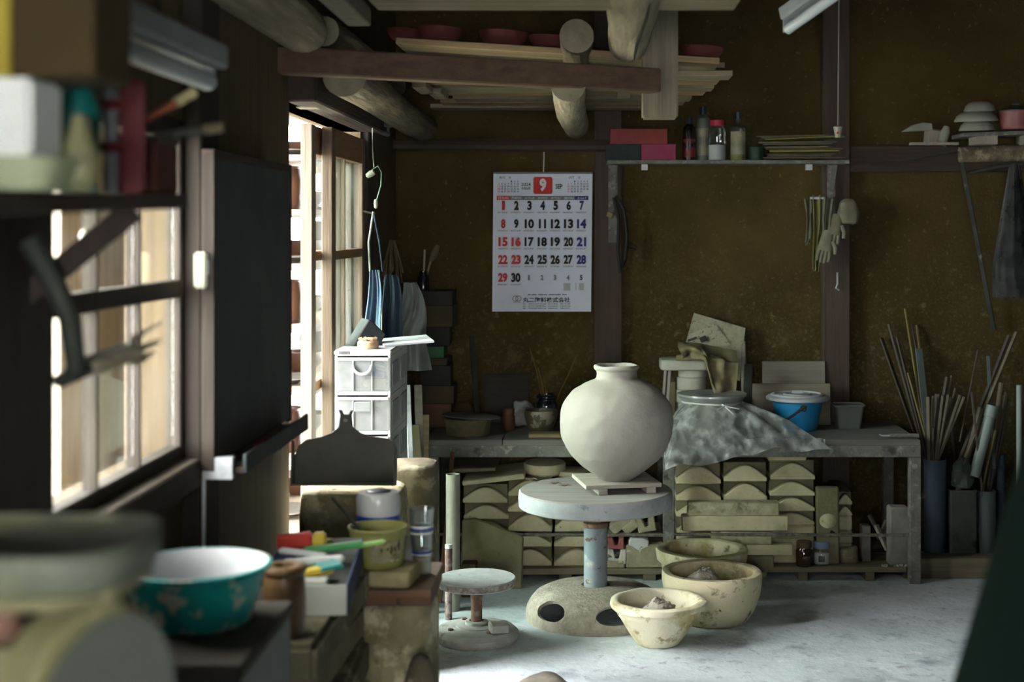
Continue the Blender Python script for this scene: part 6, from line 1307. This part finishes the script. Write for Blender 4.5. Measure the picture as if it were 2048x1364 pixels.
MB().prism([(-.05, 0), (.05, 0), (.03, .05), (.005, .085), (-.02, .06)], 0, .008).build('grey_scraper', MT['dark_case'], loc=(X_(435, 2.85), 2.87, tz), rot=(R(-10), 0, R(5)), bevel=.002, label='grey pointed scraper standing behind the teal basin', cat='scraper')
# ================================================================= FOREGROUND LEFT (blurred)
MT['cab'] = mat('dark_steel_cabinet', '#4a4d4c', '#5a5d5c', scale=6, rough=.5, metal=.3, spots=[(8, .58, .7, '#6f7472')]); MT['cab_top'] = mat('dark_cabinet_top', '#3a372f', '#4a463c', scale=6, rough=.8)
ct = .772
cb = thing('metal_cabinet', 'low dark steel cabinet under the teal basin', 'cabinet', (-.665, 2.215, 0))
MB().box((0, 0, ct / 2 - .005), (.325, .345, ct - .03)).build('cabinet_body', MT['cab'], cb, bevel=.004)
MB().box((0, 0, ct - .010), (.335, .36, .02)).build('cabinet_top', MT['cab_top'], cb, bevel=.004)
for k in range(3): 
    d_ = MB().box((0, -.175, .13 + .245 * k), (.32, .008, .23)).build('drawer', MT['cab'], cb, bevel=.002)
    MB().box((0, -.184, .19 + .245 * k), (.10, .012, .012)).build('pull', MT['steel'], d_, bevel=.002)
MT['teal'] = mat('teal_plastic_basin', '#12807a', '#188a84', scale=4, rough=.4, bump=.05, spots=[(15, .54, .56, '#a3a293'), (8, .57, .60, '#96968a')])
MT['slipw'] = mat('white_slip', '#9c9fa0', '#a9acac', scale=5, rough=.7, bump=.1, spots=[(11, .62, .65, '#2a8390')])
bs = thing('basin', 'teal plastic basin splashed and filled with white slip', 'basin', (X_(392, 2.27), 2.27, ct + .0005))
MB().lathe([(0, 0), (.084, 0), (.088, .004), (.106, .072), (.113, .082), (.118, .085), (.118, .091), (.112, .092)], 56).build('basin_shell', MT['teal'], bs)
MB().lathe([(.1125, .0915), (.108, .086), (.100, .066), (.092, .036), (.086, .033), (0, .032)], 56).build('slip_lining', MT['slipw'], bs)
# table and weighing scale
MT['scale_m'] = mat('grimy_olive_scale', '#6b6a4a', '#85845f', scale=8, rough=.6, spots=[(6, .56, .7, '#4d4b36'), (14, .62, .7, '#9a9977')]); MT['scale_pan'] = mat('grimy_scale_pan', '#4f564c', '#6f745f', scale=7, rough=.6, spots=[(6, .55, .7, '#8d8c68')]); MT['dial'] = mat('grey_dial', '#555a52', '#636860', scale=5, rough=.3)
Ys = 1.32
tb2 = thing('side_table', 'small wooden table under the weighing scale', 'table', (-.56, Ys, 0))
MB().box((0, 0, .85), (.42, .5, .03)).build('table_top', MT['dark_wood_x'], tb2, bevel=.004)
for sx in (-1, 1):
    for sy in (-1, 1): MB().box((sx * .18, sy * .22, .4175), (.045, .045, .835)).build('leg', MT['dark_wood_z'], tb2, bevel=.003)
sc = thing('weighing_scale', 'grimy olive kitchen scale with a flat tray in the foreground', 'scale', (-.545, Ys, .8655))
loft([(rr(.20, .17, .03), 0), (rr(.19, .16, .03), .02), (rr(.14, .13, .03), .10), (rr(.09, .09, .03), .155)]).build('scale_body', MT['scale_m'], sc, smooth=50)
MB().lathe([(0, 0), (.092, 0), (.095, .004), (.095, .04), (.09, .046), (0, .046)], 48).build('dial_drum', MT['scale_m'], sc, loc=(.06, -.01, .097), rot=(R(90), 0, R(66)))
MB().lathe([(0, .0), (.083, 0), (.085, .003), (.085, .006), (0, .007)], 48).build('dial_face', MT['dial'], sc, loc=(.062 + .044, -.012 - .018, .097), rot=(R(90), 0, R(66)))
MB().lathe([(0, .15), (.02, .15), (.018, .20), (0, .20)], 16).build('tray_stem', MT['rust'], sc)
loft([(rr(.235, .165, .045), .199), (rr(.25, .18, .05), .203), (rr(.252, .182, .05), .213), (rr(.24, .17, .05), .2145)]).build('tray_support', MT['scale_m'], sc, smooth=50)
loft([(rr(.25, .18, .05), .2145), (rr(.262, .192, .055), .219), (rr(.266, .196, .055), .246), (rr(.262, .192, .055), .250), (rr(.25, .18, .05), .2505), (rr(.24, .17, .05), .244)]).build('tray', MT['scale_pan'], sc, smooth=50)
MT['red_dot'] = mat('red_white_sticker', '#a87a6c', '#b5a79a', rough=.4, bump=0)
# ---- shelf on the left wall with boxes
shx0, shx1 = XW, -.60
ls = thing('box_shelf', 'dark plank shelf before the window carrying boxes and tools', 'shelf', (-.72, 1.66, 1.428), (R(1.4), 0, 0))
MB().box((0, 0, 0), (.24, .92, .022)).build('shelf_plank', MT['dark_wood_y'], ls, bevel=.003)
for yy in (-.3, .3): MB().bar((-.11, yy, -.17), (.09, yy, -.012), .02, .03).build('bracket', MT['dark_wood_z'], ls)
def zsf(y): return 1.4402 + (y - 1.66) * math.tan(R(1.4))
MT['white_box'] = mat('white_styrofoam', '#c9d0c8', '#d8ded6', scale=6, rough=.8, bump=.1); MT['pale_green'] = mat('pale_green_bowl', '#7f8a6a', '#909b7a', rough=.5, bump=0); MT['brown_card'] = mat('dark_tan_card', '#33290f', '#3d3114', scale=4, rough=.85, bump=.05); MT['yellow_card'] = mat('yellow_card', '#8d7f2a', '#9a8c34', rough=.7, bump=0)
zq = zsf(1.56)
loft([(rr(.16, .11, .02), 0), (rr(.19, .125, .03), .036), (rr(.18, .115, .03), .036), (rr(.15, .1, .02), .008)]).build('green_tray', MT['pale_green'], loc=(-.66, 1.56, zq + .002), label='pale green tray under the white foam box', cat='tray')
MB().box((0, 0, .041), (.145, .09, .082)).build('foam_box', MT['white_box'], loc=(-.66, 1.54, zq + .0385), bevel=.005, bseg=2, label='white foam box on the left wall shelf', cat='box')
cbx = thing('cardboard_box', 'dark tan cardboard box on top of the white foam box', 'box', (-.565, 1.555, zq + .121))
MB().box((0, 0, .08), (.088, .12, .16)).build('carton_body', MT['brown_card'], cbx, bevel=.003)
MB().box((0, 0, .161), (.086, .118, .003)).build('carton_flap', MT['brown_card'], cbx)
MB().box((0, 0, .07), (.085, .11, .14)).build('yellow_carton', MT['yellow_card'], loc=(-.655, 1.555, zq + .121), bevel=.003, label='yellow carton beside the dark tan box at the frame edge', cat='box')
MT['teal_b'] = mat('dark_teal_bottle', '#0a4a45', '#0f5550', rough=.35, bump=0); MT['gourd'] = mat('pale_olive_gourd', '#5f6042', '#6c6d4e', rough=.5, bump=.05)
MB().lathe(smooth_prof([(0, 0), (.022, 0), (.025, .01), (.026, .09), (.02, .115), (.012, .128), (.012, .145), (0, .146)], 2), 28).build('teal_bottle', MT['teal_b'], loc=(-.602, 1.67, zsf(1.67)), label='dark teal bottle behind the white foam box', cat='bottle')
MB().lathe(smooth_prof([(0, 0), (.014, .002), (.023, .02), (.020, .045), (.012, .07), (.009, .085), (0, .088)], 2), 24).build('gourd', MT['gourd'], loc=(-.574, 1.60, zsf(1.60) + .001), label='pale olive pear-shaped flask on the left shelf', cat='flask')
MT['red_iron'] = mat('dark_red_iron', '#4a1216', '#5a181c', rough=.5, bump=0); MT['red_knob'] = mat('bright_red_knob', '#a3211f', '#b32a26', rough=.4, bump=0); MT['grey_rod'] = mat('grey_rod', '#6f7275', '#7c7f82', rough=.4, bump=0)
rs = thing('clamp_stand', 'dark red iron clamp on a grey rod on the left shelf', 'clamp', (-.615, 1.86, zsf(1.86)))
MB().tube([(-.012, 0, 0), (-.012, 0, .215)], .010, 12).build('rod', MT['grey_rod'], rs)
MB().box((.018, .0, .075), (.03, .02, .15)).build('clamp_frame', MT['red_iron'], rs, bevel=.005, bseg=2)
for z_ in (.06, .115): MB().box((0, -.004, z_), (.05, .022, .014)).build('clamp_jaw', MT['red_iron'], rs, bevel=.003)
MB().lathe([(0, -.012), (.008, -.010), (.008, .010), (0, .012)], 14).build('clamp_knob', MT['red_knob'], rs, loc=(-.034, -.008, .085), rot=(0, R(90), 0))
bx_ = thing('wooden_case', 'small reddish wooden case at the end of the left shelf', 'case', (-.645, 2.05, zsf(2.05)))
MT['red_wood'] = wood('reddish_case_wood', '#3f2119', '#4f2c21', 'x')
MB().box((0, 0, .035), (.075, .10, .07)).build('case_body', MT['red_wood'], bx_, bevel=.003)
MB().box((0, 0, .076), (.08, .105, .012)).build('case_lid', MT['dark_wood_x'], bx_, bevel=.003)
for k, (a_, b_, m, lb) in enumerate([((-.655, 2.03, zsf(2.05) + .092), (-.575, 2.07, zsf(2.05) + .148), 'o', 'orange handled wide brush lying on the wooden case'), ((-.64, 2.10, zsf(2.05) + .086), (-.545, 2.12, zsf(2.05) + .10), 'd', 'dark bristled brush sticking out past the wooden case')]):
    a_ = Vector(a_); b_ = Vector(b_); t = thing('paint_brush', lb, 'brush', a_); d = b_ - a_
    MT['orange'] = mat('worn_orange_handle', '#7a3a1c', '#8d4a26', rough=.5, bump=0)
    MB().bar((0, 0, 0), d * .68, .024, .01).build('brush_handle', MT['orange'] if m == 'o' else MT['dark_tool'], t, bevel=.003)
    MB().bar(d * .68, d, .030, .014).build('bristles', MT['spongy'] if m == 'o' else MT['dryflower'], t, bevel=.003)
# ---- hake brush, dark arm and small things hung before the window
ha = thing('hake_brush', 'dirty wide brush with dark handle hung before the window', 'brush', at(112, 765, 1.95))
o_ = ha.location; d1 = at(215, 722, 2.02) - o_; d2 = at(312, 682, 2.10) - o_
MB().bar((0, 0, 0), d1, .020, .016).build('brush_handle', MT['dark_tool'], ha, bevel=.003)
MT['bristle'] = mat('dirty_bristles', '#5d5848', '#77725f', scale=30, stretch=(.2, 1, 1), rough=.95, bump=.5)
MB().bar(d1 * .6 + Vector((0, 0, .003)), d1.lerp(d2, .55), .042, .022).build('brush_ferrule', MT['bristle'], ha, bevel=.004)
for k in range(10):
    s = (k - 4.5) * .0042; MB().tube([d1.lerp(d2, .5) + Vector((0, 0, s)), d2 + Vector((random.uniform(-.02, .01), 0, s * 1.5))], [.004, .0015], 5).build('bristle_tuft', MT['bristle'], ha)
MB().tube([at(60, 480, 1.93), at(105, 560, 1.93), at(140, 640, 1.93), at(152, 730, 1.94), at(140, 752, 1.95)], [.018, .016, .015, .013, .010], 12).build('bent_arm', MT['dark_tool'], label='dark bent wooden arm reaching from the near post to the brush', cat='arm')
MB().lathe(smooth_prof([(0, -.018), (.009, -.016), (.012, 0), (.009, .014), (.004, .02), (0, .021)], 2), 16).build('clay_bell', MT['ivory'], loc=at(172, 484, 2.28), label='small pale clay bell hanging at the near window', cat='bell')
MB().tube([at(172, 462, 2.28), at(176, 395, 2.28)], .0015, 5).build('bell_string', MT['cord'], label='string holding the pale clay bell', cat='string')
